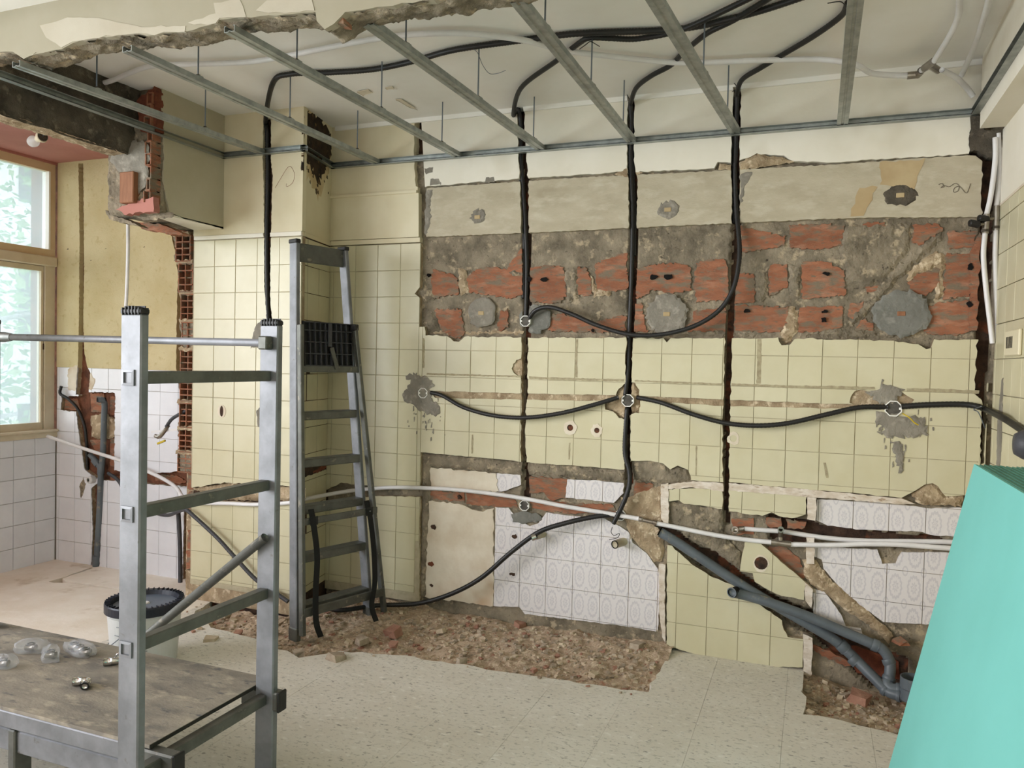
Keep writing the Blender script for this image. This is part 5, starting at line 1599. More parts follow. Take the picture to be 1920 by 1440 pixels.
j1 = thing('press_coupling', 'metal press coupling in the white pipe beside the marble strip', 'pipe fitting', None, Y_(1215, 977, yl1))
part('coupling_body', tube([Y_(1198, 973, yl1), Y_(1204, 974, yl1), Y_(1206, 975, yl1), Y_(1223, 979, yl1), Y_(1225, 979, yl1), Y_(1232, 981, yl1)], [0.0135, 0.0135, 0.010, 0.010, 0.0135, 0.0135], 12, 1), 'brass_fitting', j1)
j2 = thing('press_tee', 'metal press tee linking the two white pipes on the low pier', 'pipe fitting', None, Y_(1464, 1018, yl1))
part('tee_body', tube([Y_(1446, 1016, yl1), Y_(1483, 1021, yl1)], 0.0145, 12, 1), 'brass_fitting', j2)
part('tee_branch', tube([Y_(1464, 1018, yl1), Y_(1463, 1006, 0.0), Y_(1464, 994, -0.02)], 0.0115, 12, 1), 'brass_fitting', j2)
part('branch_bore', disc_ring(Y_(1464, 993, -0.032), (0.1, -1, 0.1), 0.015, 0.009), 'brass_fitting', j2)
j3 = thing('pipe_elbow', 'open metal elbow at the left end of the upper supply pipe', 'pipe fitting', None, Y_(1380, 993, 0))
part('elbow_body', tube([Y_(1396, 991, 0.02), Y_(1384, 992, 0.018), Y_(1379, 993, 0.0), Y_(1378, 993, -0.018)], 0.0135, 12, 4), 'brass_fitting', j3, smooth=True)
part('elbow_bore', disc_ring(Y_(1378, 993, -0.019), (0, -1, 0.05), 0.0165, 0.009), 'brass_fitting', j3)

# nook: hanging white conduit
pipe([Y_(240, 412, -0.62), Y_(240, 470, -0.62), Y_(238, 540, -0.61), Y_(235, 600, -0.60), Y_(233, 680, -0.60)], 'white conduit hanging from the broken partition corner behind the scaffold post', 0.0095, name='hanging_conduit', cat='conduit', group='white conduits')


# grey drain pipes
def drain(name, label, pts, r, collars=(), bores=(), mat='pvc_grey'):
    th = thing(name, label, 'drain pipe', 'grey drain pipes', tuple(pts[0]))
    part('pipe_run', tube(pts, r, 16, 6), mat, th, smooth=True)
    for (a, b) in collars:
        a, b = np.array(a), np.array(b)
        part('socket', tube([a, a + (b - a) * 0.15, b - (b - a) * 0.15, b], [r * 1.1, r * 1.2, r * 1.2, r * 1.1], 16, 1), mat, th, smooth=True)
    for (c, d) in bores:
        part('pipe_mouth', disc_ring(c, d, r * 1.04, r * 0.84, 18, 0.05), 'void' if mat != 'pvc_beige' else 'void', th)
        part('pipe_lip', disc_ring(np.array(c) + 0.0012 * np.array(d) / np.linalg.norm(d), d, r * 1.04, r * 0.84, 18, 0.004)[0:1] + (disc_ring(c, d, r * 1.04, r * 0.84, 18, 0.004)[1][:18],), mat, th)
    return th


d1 = [Y_(1238, 998, -0.02), Y_(1262, 1012, -0.018), Y_(1300, 1037, -0.014), Y_(1400, 1103, -0.012), Y_(1480, 1150, -0.014), Y_(1560, 1197, -0.02)]
drain('drain_pipe', 'long grey drain pipe slanting down the low pier, its mouth near the patterned tiles', d1 + [Y_(1594, 1226, -0.03), Y_(1612, 1244, -0.05), Y_(1640, 1272, -0.09), Y_(1662, 1294, -0.12), Y_(1680, 1302, -0.14), Y_(1720, 1310, -0.16)], 0.0245,
      [(Y_(1574, 1206, -0.022), Y_(1588, 1220, -0.026)), (Y_(1596, 1232, -0.035), Y_(1608, 1243, -0.045)), (Y_(1656, 1290, -0.112), Y_(1664, 1296, -0.122)), (Y_(1682, 1303, -0.14), Y_(1690, 1305, -0.147))], [(Y_(1236, 996, -0.022), np.array(d1[0]) - np.array(d1[1]))])
d2 = [Y_(1374, 1112, -0.085), Y_(1378, 1112, -0.06), Y_(1396, 1116, -0.048), Y_(1440, 1129, -0.046), Y_(1520, 1158, -0.046), Y_(1600, 1192, -0.05), Y_(1630, 1205, -0.055), Y_(1655, 1218, -0.06), Y_(1668, 1240, -0.07), Y_(1668, 1266, -0.09), Y_(1664, 1282, -0.11), Y_(1674, 1291, -0.125), Y_(1700, 1293, -0.135)]
drain('drain_pipe', 'shorter grey drain pipe with its round mouth facing the room', d2, 0.0235,
      [(Y_(1634, 1207, -0.055), Y_(1648, 1213, -0.058)), (Y_(1664, 1234, -0.066), Y_(1669, 1246, -0.072)), (Y_(1668, 1268, -0.092), Y_(1665, 1276, -0.1)), (Y_(1680, 1292, -0.127), Y_(1690, 1293, -0.13))], [(Y_(1372, 1111, -0.095), (-0.35, -0.9, 0.0))])
vm = thing('drain_socket', 'wide upright grey drain socket half hidden by the green boards', 'drain pipe', 'grey drain pipes', Y_(1706, 1300, -0.16))
c = Y_(1712, 1300, -0.17)
part('socket_body', lathe([(0.048, 0.0), (0.048, 0.05), (0.053, 0.055), (0.053, 0.10), (0.048, 0.10), (0.046, 0.03)], (c[0], c[1], c[2] - 0.03), 24), 'pvc_grey', vm, smooth=False)
# beige stubs in the patterned tiles
for (x, y, r, lab, mt) in ((1003, 1007, 0.017, 'short beige drain stub with a chromed mouth in the patterned tiles', 'pvc_beige'), (1153, 1021, 0.021, 'wide beige drain stub below the hanging conduit end', 'pvc_beige')):
    c1 = np.array(onY(x + 18, y - 6, 0.03)); c2 = np.array(onY(x, y, -0.05))
    t_ = thing('drain_stub', lab, 'drain pipe', 'beige drain stubs', tuple(c2))
    part('stub_body', tube([c1, c2], r, 16, 1), mt, t_, smooth=True)
    if r < 0.02:
        part('chrome_collar', tube([c2 + (0.006, -0.002, 0.004), c2 + (-0.014, -0.012, -0.004)], r * 1.05, 16, 1, hollow=True), 'chrome', t_, smooth=True)
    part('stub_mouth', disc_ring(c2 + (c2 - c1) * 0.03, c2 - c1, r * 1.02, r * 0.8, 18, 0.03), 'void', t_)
# nook drain pipe
nd = [Y_(184, 750, NY - 0.055), Y_(192, 750, NY - 0.035), Y_(196, 758, NY - 0.015), Y_(195, 790, NY - 0.012), Y_(193, 850, NY - 0.012), Y_(189, 895, NY - 0.01), Y_(187, 950, NY - 0.006), Y_(183, 1020, NY - 0.006), Y_(180, 1061, NY - 0.006)]
th = drain('drain_pipe', 'grey drain pipe standing in the nook chase beside the window', nd, 0.019, [(Y_(181, 1040, NY - 0.006), Y_(180, 1063, NY - 0.006)), (Y_(190, 868, NY - 0.01), Y_(189, 890, NY - 0.01))], [(Y_(182.5, 749.5, NY - 0.06), (-0.45, -0.85, 0.05))])
part('branch', tube([Y_(190, 880, NY - 0.012), Y_(180, 864, NY - 0.015), Y_(168, 852, NY - 0.02)], [0.019, 0.019, 0.016], 14, 3), 'pvc_grey', th, smooth=True)
part('socket', tube([Y_(184, 872, NY - 0.014), Y_(176, 862, NY - 0.016)], 0.0215, 14, 1), 'pvc_grey', th)
nb = thing('drain_pipe', 'dark grey downpipe beside the ragged brick stub, behind the scaffold', 'drain pipe', 'grey drain pipes', Y_(337, 1090, -0.2))
part('pipe_run', tube([Y_(334, 955, -0.22), Y_(337, 1010, -0.22), Y_(338, 1060, -0.22), Y_(338, 1092, -0.22)], 0.0135, 12, 4), 'conduit_grey', nb, smooth=True)
cn = thing('pipe_connector', 'round white threaded connector in the nook chase', 'pipe fitting', None, Y_(168, 900, NY - 0.03))
cc = np.array(Y_(168, 900, NY - 0.03))
part('connector_body', lathe([(0.012, 0.03), (0.026, 0.03), (0.026, 0.0), (0.020, -0.012), (0.016, -0.012), (0.014, 0.0), (0.006, 0.0)], tuple(cc), 18, (0.1, 1, 0)), 'pipe_white', cn)
part('connector_core', disc_ring(cc + (-0.001, -0.010, 0), (-0.1, -1, 0), 0.014, 0.007, 14, 0.02), 'brass_fitting', cn)
gv = thing('gas_valve', 'small gas valve with a yellow lever behind the scaffold frame', 'valve', None, Y_(302, 815, -0.30))
part('hose', tube([Y_(352, 768, -0.33), Y_(338, 776, -0.33), Y_(322, 786, -0.32), Y_(312, 800, -0.31)], 0.0105, 10, 5), 'conduit_grey', gv, smooth=True)
part('valve_body', tube([Y_(316, 798, -0.31), Y_(300, 818, -0.31), Y_(291, 817, -0.31)], [0.010, 0.014, 0.011], 10, 3), 'brass_fitting', gv, smooth=True)
part('lever', bar(Y_(310, 826, -0.325), Y_(295, 832, -0.33), 0.014, 0.012, (0, 0, 1), 0.003), 'wire_yellow', gv)
part('support_bar', bar(Y_(284, 810, -0.30), Y_(360, 803, -0.30), 0.006, 0.014), 'pipe_white', gv)

# ---- octagonal junction boxes
def junction_box(x, y, Yf, r, label, group='octagonal junction boxes', tilt=0.0):
    c = np.array(onY(x, y, Yf))
    th = thing('junction_box', label, 'junction box', group, tuple(c))
    n = 8
    V, F = [], []
    prof = [(r, -0.002), (r, 0.004), (r * 0.86, 0.004), (r * 0.86, -0.002)]
    for (rr, dd) in ((r * 0.88, 0.03), (r * 1.0, 0.03), (r * 1.0, -0.003), (r * 0.88, -0.003), (r * 0.86, 0.028)):
        for k in range(n):
            a = PI / 8 + k * PI / 4
            V.append((c[0] + rr * math.cos(a), c[1] + dd, c[2] + rr * math.sin(a)))
    for i in range(1, 4):
        for k in range(n):
            k2 = (k + 1) % n
            F.append((i * n + k, i * n + k2, (i + 1) * n + k2, (i + 1) * n + k))
    part('box_rim', (V, F), 'box_white', th)
    V2 = [(c[0] + r * 0.9 * math.cos(PI / 8 + k * PI / 4), c[1] + 0.0032, c[2] + r * 0.9 * math.sin(PI / 8 + k * PI / 4)) for k in range(n)]
    part('box_floor', (V2, [tuple(range(n))]), 'box_inner', th)
    for s in (-1, 1):
        part('screw_lug', bevel_box(c[0] + s * r * 0.72 - 0.004, c[0] + s * r * 0.72 + 0.004, c[1] - 0.002, c[1] + 0.012, c[2] - 0.005, c[2] + 0.005, 0.001), 'box_white', th)
    return th


junction_box(985, 602, -0.002, 0.031, 'white octagonal junction box in fresh cement among the bare bricks')
junction_box(793, 737, -0.006, 0.031, 'white octagonal junction box in grey adhesive right of the ladder')
junction_box(1177, 751, -0.004, 0.034, 'white octagonal junction box where the middle chase meets the horizontal chase')
junction_box(1675, 766, -0.006, 0.038, 'white octagonal junction box in smeared adhesive near the right corner')
junction_box(983, 948, 0.012, 0.030, 'white octagonal junction box below the left chase in the plastered recess')
junction_box(1163, 966, 0.014, 0.030, 'white octagonal junction box behind the white pipe beside the patterned tiles')

# vent and black cap on the right wall
vt = thing('vent_plate', 'small cream vent plate with dark slots on the right wall', 'vent', None, (XR - 0.004, -0.33, 1.55))
part('plate', bevel_box(XR - 0.014, XR - 0.001, -0.50, -0.27, 1.50, 1.60, 0.004), 'vent_cream', vt)
for k in range(5):
    part('slot', box(XR - 0.0155, XR - 0.012, -0.315 - 0.022 * k, -0.306 - 0.022 * k, 1.53, 1.575), 'void', vt)
bk = thing('rubber_plug', 'dark rubber plug on the right wall above the green boards', 'pipe fitting', None, (XR - 0.03, -0.43, 1.08))
part('cap_body', lathe([(0.0, -0.05), (0.035, -0.045), (0.05, -0.02), (0.05, 0.0), (0.03, 0.02), (0.03, 0.05)], tuple(onX(1932, 834, XR - 0.05)), 18, (1, 0, 0)), 'conduit_grey', bk, smooth=True)

# bulb dangling in the nook
bl = thing('bare_bulb', 'bare light bulb dangling in a plastic holder before the pink ceiling', 'lamp', None, Z_(70, 255, 2.52))
b0, b1, b2 = np.array(Z_(80, 256, 2.52)), np.array(Z_(52, 270, 2.505)), np.array(Z_(36, 279, 2.495))
ax = (b2 - b0) / np.linalg.norm(b2 - b0)
part('holder', lathe([(0.0, 0), (0.026, 0.0), (0.029, 0.012), (0.022, 0.02), (0.017, 0.03), (0.016, 0.055), (0.0, 0.056)], tuple(b0), 18, tuple(ax)), 'window_frame_pale', bl, smooth=True)
part('holder_back', lathe([(0.0, -0.002), (0.024, -0.002), (0.024, 0.001), (0.0, 0.001)], tuple(b0), 18, tuple(ax)), 'mortar_dark', bl)
part('glass_bulb', lathe([(0.0125, 0.052), (0.013, 0.06), (0.022, 0.08), (0.029, 0.098), (0.026, 0.118), (0.015, 0.13), (0.0, 0.133)], tuple(b0), 20, tuple(ax)), 'bulb_glass', bl, smooth=True)
part('lamp_wire', tube([tuple(b0), Z_(86, 250, 2.515), Z_(100, 247, 2.49), (-1.12, -1.2, 2.47)], 0.003, 6, 6), 'black_plastic', bl, smooth=True)


# ================================================================== SCAFFOLD
SX, SY0, SY1 = 0.55, -2.36, -1.81
PW, PD = 0.072, 0.028


def scaffold_frame(x, label):
    f = thing('scaffold_tower', label, 'scaffold', 'scaffold frames', (x, (SY0 + SY1) / 2, 0))
    for y in (SY0, SY1):
        p = part('post', bevel_box(x - PW / 2, x + PW / 2, y - PD / 2, y + PD / 2, 0.0, 1.535, 0.004), 'aluminium', f)
        cp = part('post_cap', bevel_box(x - PW / 2 - .001, x + PW / 2 + .001, y - PD / 2 - .001, y + PD / 2 + .001, 1.535, 1.549, 0.003), 'black_plastic', f)
        for k in range(6):
            xx = x - PW / 2 + 0.008 + k * 0.0112
            q = part('cap_rib', box(xx - 0.0012, xx + 0.0012, y - PD / 2 - 0.003, y + PD / 2 + 0.003, 1.533, 1.556 - 0.0018 * (k - 2.5) ** 2 * 0.4), 'conduit_grey', cp)
        q = part('cap_rib', box(x - PW / 2, x + PW / 2, y - 0.0015, y + 0.0015, 1.545, 1.556), 'black_plastic', cp)
    for z in (1.368, 1.009, 0.650, 0.295):
        r = part('rung', bevel_box(x - 0.022, x + 0.012, SY0 + PD / 2, SY1 - PD / 2, z - 0.017, z + 0.017, 0.003), 'aluminium_dull', f)
        for y, s in ((SY0 - PD / 2, -1), (SY1 + PD / 2, 1)):
            o, i_ = 0.021, 0.014
            V = []
            for (rr, dd) in ((o, 0.0), (o, 0.004), (i_, 0.005), (i_ - 0.002, -0.02)):
                for (a, b) in ((-1, -1), (1, -1), (1, 1), (-1, 1)):
                    V.append((x - 0.005 + a * rr, y + s * dd, z + b * rr))
            F = [(k * 4 + j, k * 4 + (j + 1) % 4, k * 4 + 4 + (j + 1) % 4, k * 4 + 4 + j) for k in range(3) for j in range(4)]
            part('rung_flange', (V, F), 'aluminium', r)
            part('rung_bore', ([V[k] for k in (12, 13, 14, 15)], [(0, 1, 2, 3)]), 'chase_dark', r)
    return f


scaffold_frame(SX, 'aluminium scaffold ladder frame standing in the left foreground')
scaffold_frame(-0.79, 'second aluminium scaffold frame at the far end of the deck, left of the picture')
gr = thing('guard_rail', 'round aluminium guard rail crossing in front of the nook at post height', 'scaffold tube', None, (-0.1, SY1, 1.48))
gy = SY1 - 0.03
a, b = Y_(12, 632, gy), Y_(499, 643, gy)
part('tube', tube([a, b], 0.0125, 16, 1), 'aluminium', gr, smooth=True)
part('end_socket', tube([tuple(np.array(a) - (0.06, 0, 0)), tuple(np.array(a) - (0.012, 0, 0)), tuple(np.array(a) + (0.03, 0, 0))], [0.02, 0.02, 0.014], 14, 1), 'aluminium_dull', gr, smooth=True)
part('end_clamp', bevel_box(b[0] - 0.02, b[0] + 0.015, gy - 0.018, SY1 - PD / 2, b[2] - 0.022, b[2] + 0.022, 0.004), 'aluminium_dull', gr)
br_ = thing('diagonal_brace', 'round aluminium brace slanting down from the right scaffold post', 'scaffold tube', None, (0.1, SY1, 0.5))
a, b = np.array(Y_(497, 1008, gy)), np.array(Y_(285, 1183, gy))
part('tube', tube([tuple(a), tuple(b), tuple(a + (b - a) * 2.05)], 0.0155, 16, 1), 'aluminium_dull', br_, smooth=True)

# deck
DZ, DX0, DX1, DY0, DY1 = 0.335, -0.83, 0.512, -2.262, -1.752
dk = thing('scaffold_deck', 'dusty grey plywood scaffold deck with aluminium edges in the foreground', 'platform', None, ((DX0 + DX1) / 2, (DY0 + DY1) / 2, DZ))
part('plywood_board', box(DX0, DX1, DY0, DY1, DZ - 0.011, DZ), ['deck_ply'], dk)
part('board_edge', box(DX1 - 0.001, DX1 + 0.002, DY0, DY1, DZ - 0.012, DZ - 0.0015), 'ply_edge', dk)
part('side_rail', bevel_box(DX0, DX1 - 0.03, DY0 - 0.004, DY0 + 0.03, DZ - 0.062, DZ - 0.011, 0.003), 'aluminium', dk)
part('side_rail', bevel_box(DX0, DX1 - 0.03, DY1 - 0.03, DY1 + 0.002, DZ - 0.062, DZ - 0.011, 0.003), 'aluminium', dk)
for y in (DY0 + 0.012, DY1 - 0.05):
    hk = part('deck_hook', bevel_box(DX1 - 0.06, SX + 0.052, y - 0.02, y + 0.02, DZ - 0.075, DZ - 0.013, 0.005), 'aluminium_dull', dk)
    part('hook_cap', bevel_box(SX + 0.050, SX + 0.060, y - 0.0215, y + 0.0215, DZ - 0.078, DZ - 0.010, 0.003), 'black_plastic', hk)
lb = thing('lower_beam', 'rectangular aluminium beam under the near edge of the deck', 'scaffold beam', None, (0, DY0 + 0.05, 0.2))
part('beam', bevel_box(DX0, SX - 0.04, DY0 + 0.02, DY0 + 0.06, 0.185, 0.255, 0.004), 'aluminium', lb)
part('bracket', bevel_box(-0.075, -0.045, DY0 + 0.01, DY0 + 0.07, 0.0, 0.26, 0.004), 'aluminium_dull', lb)

# ================================================================== FITTINGS ON THE DECK
def elbow(label, c, rot, s=1.0, group='chromed press fittings'):
    th = thing('pipe_elbow', label, 'pipe fitting', group, c)
    R = Matrix.Rotation(rot, 3, 'Z')

    def W(p):
        q = R @ Vector(p)
        return (c[0] + q.x * s, c[1] + q.y * s, c[2] + q.z * s)
    part('elbow_body', tube([W((-0.022, 0, 0.014)), W((-0.006, 0, 0.014)), W((0.0, 0.006, 0.014)), W((0.0, 0.022, 0.014))], 0.0115 * s, 14, 4), 'chrome', th, smooth=True)
    part('press_sleeve', tube([W((-0.046, 0, 0.014)), W((-0.02, 0, 0.014))], 0.0135 * s, 16, 1), 'chrome', th, smooth=True)
    part('press_sleeve', tube([W((0, 0.02, 0.014)), W((0, 0.046, 0.014))], 0.0135 * s, 16, 1), 'chrome', th, smooth=True)
    for (p, d) in (((-0.0465, 0, 0.014), (-1, 0, 0)), ((0, 0.0465, 0.014), (0, 1, 0))):
        part('mouth', disc_ring(W(p), tuple(R @ Vector(d)), 0.0125 * s, 0.008 * s, 14, 0.02), 'black_plastic', th)
    return th


p = onZ(166, 1284, DZ)
elbow('chromed press elbow lying alone on the dusty deck', (p[0], p[1], DZ), 2.2, 1.0)
p = onZ(222, 1246, DZ)
elbow('chromed press elbow beside the left scaffold post', (p[0], p[1], DZ), 0.75, 1.0)
for k, (x, y, sx, sy, rot, lab, nf) in enumerate(((58, 1222, 0.055, 0.034, 0.5, 'left clear plastic bag with a pipe fitting inside', 1), (95, 1236, 0.055, 0.030, -0.7, 'middle crumpled clear plastic bag over a dark fitting', 1), (150, 1226, 0.075, 0.036, -0.25, 'right clear plastic bag holding four ringed fittings', 3), (6, 1252, 0.045, 0.03, 0.2, 'clear bag with a metal fitting at the left edge of the deck', 1))):
    c = onZ(x, y, DZ)
    bagt = thing('fitting_bag', lab, 'plastic bag', 'bags of fittings on the deck', (c[0], c[1], DZ))
    cr, sr = math.cos(rot), math.sin(rot)

    def bag(I, J, k=k, c=c, cr=cr, sr=sr, sx=sx, sy=sy):
        u = I / 26 * 2 * PI
        v = (J / 14 - 0.5) * PI
        cx = np.sign(np.cos(u)) * np.abs(np.cos(u)) ** 0.6 * np.cos(v) ** 0.7
        cy = np.sign(np.sin(u)) * np.abs(np.sin(u)) ** 0.6 * np.cos(v) ** 0.7
        nz = 1 + 0.28 * fbm(cx * 3.1 + k * 7, cy * 3.1 + J * 0.2, 60 + k)
        X = sx * cx * nz; Y = sy * cy * nz
        Z = np.maximum(0.0015, 0.019 + 0.026 * np.sin(v) * nz + 0.006 * fbm(cx * 6, cy * 6, 70 + k))
        return c[0] + X * cr - Y * sr, c[1] + X * sr + Y * cr, DZ + Z
    part('bag_film', relief(26, 14, bag), 'bag_film', bagt, smooth=True)
    for q in range(nf):
        off = (q - (nf - 1) / 2) * 0.042
        cc = (c[0] + off * cr, c[1] + off * sr, DZ + 0.016)
        ft = part('fitting', tube([(cc[0] - 0.017, cc[1] - 0.006, cc[2]), (cc[0] + 0.017, cc[1] + 0.006, cc[2])], 0.0115, 14, 1), 'brass_fitting', bagt, smooth=True)
        part('seal_ring', tube([(cc[0] + 0.012 * math.cos(a), cc[1] + 0.012 * math.sin(a), cc[2] + 0.0135) for a in np.linspace(0, 2 * PI, 13)], 0.0022, 6, 1), 'black_plastic', ft)

# ================================================================== STEPLADDER
ld = thing('stepladder', 'folded aluminium stepladder leaning in the tiled recess', 'ladder', None, (-0.13, -0.42, 0))
BL, TL = np.array((-0.206, -0.650, 0.04)), np.array((-0.300, -0.570, 2.03))
BR2, TR = np.array((-0.052, -0.200, 0.04)), np.array((-0.205, -0.270, 2.02))
e = np.array((0.327, 0.945, 0)); nrm = np.array((0.945, -0.327, 0))


def lp(z, side, off=0.0):
    a, b = (BL, TL) if side == 0 else (BR2, TR)
    t_ = (z - a[2]) / (b[2] - a[2])
    return a + (b - a) * t_ + nrm * off


for s in (0, 1):
    st = part('stile', bar(tuple(lp(0.04, s)), tuple(lp(2.03, s)), 0.024, 0.062, tuple(nrm), 0.004), 'aluminium', ld)
    p = lp(0.02, s)
    part('stile_foot', bar(tuple(p - (0, 0, 0.03)), tuple(p + (0, 0, 0.04)), 0.032, 0.07, tuple(nrm), 0.006), 'aluminium_dull', st)
    part('rear_leg', bar(tuple(lp(0.03, s, 0.068) + e * (0.055 * s)), tuple(lp(1.60, s, 0.05)), 0.022, 0.034, tuple(nrm), 0.003), 'aluminium_dull', ld)
    p = lp(2.03, s)
    part('top_cap', bar(tuple(p - (0, 0, 0.012)), tuple(p + (0, 0, 0.01)), 0.032, 0.07, tuple(nrm), 0.004), 'black_plastic', ld)
for z in (1.13, 0.886, 0.648, 0.402, 0.150):
    a, b = lp(z, 0) + e * 0.012, lp(z, 1) - e * 0.012
    part('step', bar(tuple(a), tuple(b), 0.075, 0.042, (0, 0, 1), 0.004), 'aluminium_dull', ld)
part('top_plate', bar(tuple(lp(1.975, 0) + e * .01), tuple(lp(1.975, 1) - e * .01), 0.02, 0.095, (0, 0, 1), 0.004), 'aluminium_dull', ld)
part('cross_bar', bar(tuple(lp(1.372, 0, 0.045) + e * .008), tuple(lp(1.372, 1, 0.05) + e * .02), 0.018, 0.034, (0, 0, 1), 0.003), 'aluminium_dull', ld)
part('rear_brace', bar(tuple(lp(0.60, 0, 0.075)), tuple(lp(0.60, 1, 0.075) + e * 0.05), 0.012, 0.036, (0, 0, 1), 0.003), 'aluminium_dull', ld)
part('rear_brace', bar(tuple(lp(0.145, 0, 0.08)), tuple(lp(0.145, 1, 0.08) + e * 0.055), 0.014, 0.045, (0, 0, 1), 0.003), 'aluminium_dull', ld)
for s, t_ in ((0, 0.12), (1, -0.02)):
    p = lp(0.60, s, 0.083) + e * (0.06 if s == 0 else -0.01)
    k = part('strap_plate', bar(tuple(p - (0, 0, 0.022)), tuple(p + (0, 0, 0.022)), 0.045, 0.006, tuple(nrm), 0.001), 'black_plastic', ld)
    part('rivet', lathe([(0.0, 0.004), (0.006, 0.003), (0.007, 0.0)], tuple(p + nrm * 0.003), 10, tuple(nrm)), 'aluminium', k)
# flipped-up platform: a ribbed plastic tray
pa, pb = lp(1.385, 0, 0.03) + e * 0.03, lp(1.385, 1, 0.03) - e * 0.03
pt = np.array((-0.02, 0.01, 0.235))
L_ = np.linalg.norm(pb - pa)
pe_ = (pb - pa) / L_
up_ = pt / np.linalg.norm(pt)
pn = np.cross(pe_, up_)
if pn @ nrm < 0:
    pn = -pn


def P3(s, t_, d):
    return tuple(pa + pe_ * (s * L_) + up_ * (t_ * 0.235) + pn * d)


def pbar(s0, t0, s1, t1, d0, d1, wdt):
    return bar(tuple(np.array(P3(s0, t0, (d0 + d1) / 2))), tuple(np.array(P3(s1, t1, (d0 + d1) / 2))), wdt, d1 - d0, tuple(pn))


tr_ = part('platform', bar(P3(0.5, 0, 0), P3(0.5, 1, 0), L_, 0.006, tuple(pn)), 'black_plastic', ld)
for s in np.linspace(0.0, 1.0, 10):
    part('tray_rib', pbar(s, 0.02, s, 0.98, 0.003, 0.020, 0.004), 'conduit_grey' if 0 < s < 1 else 'black_plastic', tr_)
for t_ in (0.02, 0.28, 0.54, 0.80, 0.98):
    part('tray_rib', pbar(0.0, t_, 1.0, t_, 0.003, 0.021, 0.004), 'conduit_grey', tr_)
part('platform_latch', bar(P3(0.5, 0.45, 0.024), P3(0.52, 0.97, 0.024), 0.022, 0.008, tuple(pn)), 'conduit_grey', tr_)
part('platform_stay', bar(P3(0.53, 0.42, 0.028), tuple(np.array(P3(0.62, -0.06, 0.034))), 0.024, 0.006, tuple(pn)), 'aluminium_dull', ld)
part('hinge', bevel_box(*sum([[float(v - 0.018), float(v + 0.018)] for v in (lp(1.60, 1, 0.05))], []), 0.005), 'black_plastic', ld)


def ribbon(pts, wd, axis):
    P = spline(pts, 6)
    V, F = [], []
    for i, p_ in enumerate(P):
        tw = axis * (wd / 2) * (1 + 0.0 * i) + np.array((0, 0, 0.0))
        V += [p_ - tw, p_ + tw, p_ + tw + nrm * 0.002, p_ - tw + nrm * 0.002]
    for i in range(len(P) - 1):
        for k in range(4):
            F.append((i * 4 + k, i * 4 + (k + 1) % 4, i * 4 + 4 + (k + 1) % 4, i * 4 + 4 + k))
    F += [(0, 1, 2, 3), tuple(4 * (len(P) - 1) + k for k in (3, 2, 1, 0))]
    return V, F


part('strap', ribbon([lp(0.66, 0, 0.075) + e * 0.045, lp(0.58, 0, 0.092) + e * 0.05, lp(0.42, 0, 0.10) + e * 0.065, lp(0.25, 0, 0.095) + e * 0.06, lp(0.10, 0, 0.105) + e * 0.055, np.array((-0.10, -0.66, 0.012)) + e * 0.06], 0.034, e), 'strap_black', ld)
part('strap', ribbon([lp(0.66, 1, 0.075) - e * 0.02, lp(0.56, 1, 0.092) - e * 0.015, lp(0.40, 1, 0.09) - e * 0.005, lp(0.22, 1, 0.10) - e * 0.02, lp(0.10, 1, 0.11) - e * 0.06, np.array((0.06, -0.30, 0.02))], 0.034, e), 'strap_black', ld)

# ================================================================== BUCKET
bc = (-0.655, -1.175)
bu_ = thing('plaster_bucket', 'pale grey bucket with dark lid behind the scaffold post', 'bucket', None, (bc[0], bc[1], 0))
part('body', lathe([(0.0, 0.002), (0.136, 0.002), (0.140, 0.008), (0.158, 0.235), (0.162, 0.24), (0.162, 0.258), (0.158, 0.262), (0.150, 0.262)], (bc[0], bc[1], 0), 48), 'bucket_white', bu_, smooth=False)
lid = part('lid', lathe([(0.0, 0.268), (0.140, 0.268), (0.146, 0.290), (0.168, 0.292), (0.171, 0.286), (0.171, 0.250), (0.166, 0.248)], (bc[0], bc[1], 0), 48), 'bucket_rim', bu_)
part('lid_panel', lathe([(0.0, 0.2705), (0.138, 0.2705)], (bc[0], bc[1], 0), 48), 'bucket_lid', lid)
part('lid_boss', lathe([(0.0, 0.276), (0.017, 0.276), (0.021, 0.271)], (bc[0], bc[1], 0), 20), 'pipe_white', lid)
for k in range(44):
    a = 2 * PI * k / 44
    p0 = (bc[0] + 0.147 * math.cos(a), bc[1] + 0.147 * math.sin(a), 0.294)
    p1 = (bc[0] + 0.168 * math.cos(a), bc[1] + 0.168 * math.sin(a), 0.294)
    part('lid_rib', bar(p0, p1, 0.004, 0.006), 'bucket_rim', lid)
bail = [(bc[0] + 0.166 * math.cos(a), bc[1] + 0.166 * math.sin(a), 0.225 - 0.15 * math.sin((a - 2.2) / 3.1 * PI) ** 1) for a in np.linspace(2.2, 5.3, 14)]
part('bail_handle', tube(bail, 0.0025, 6, 2), 'steel_rod', bu_, smooth=True)
for (a0, a1, z) in ((4.6, 5.2, 0.165), (4.7, 5.5, 0.205), (4.5, 5.6, 0.095)):
    part('printed_line', tube([(bc[0] + (0.1405 + 0.078 * z) * math.cos(a), bc[1] + (0.1405 + 0.078 * z) * math.sin(a), z) for a in np.linspace(a0, a1, 10)], 0.002, 5, 1), 'bucket_print', bu_)

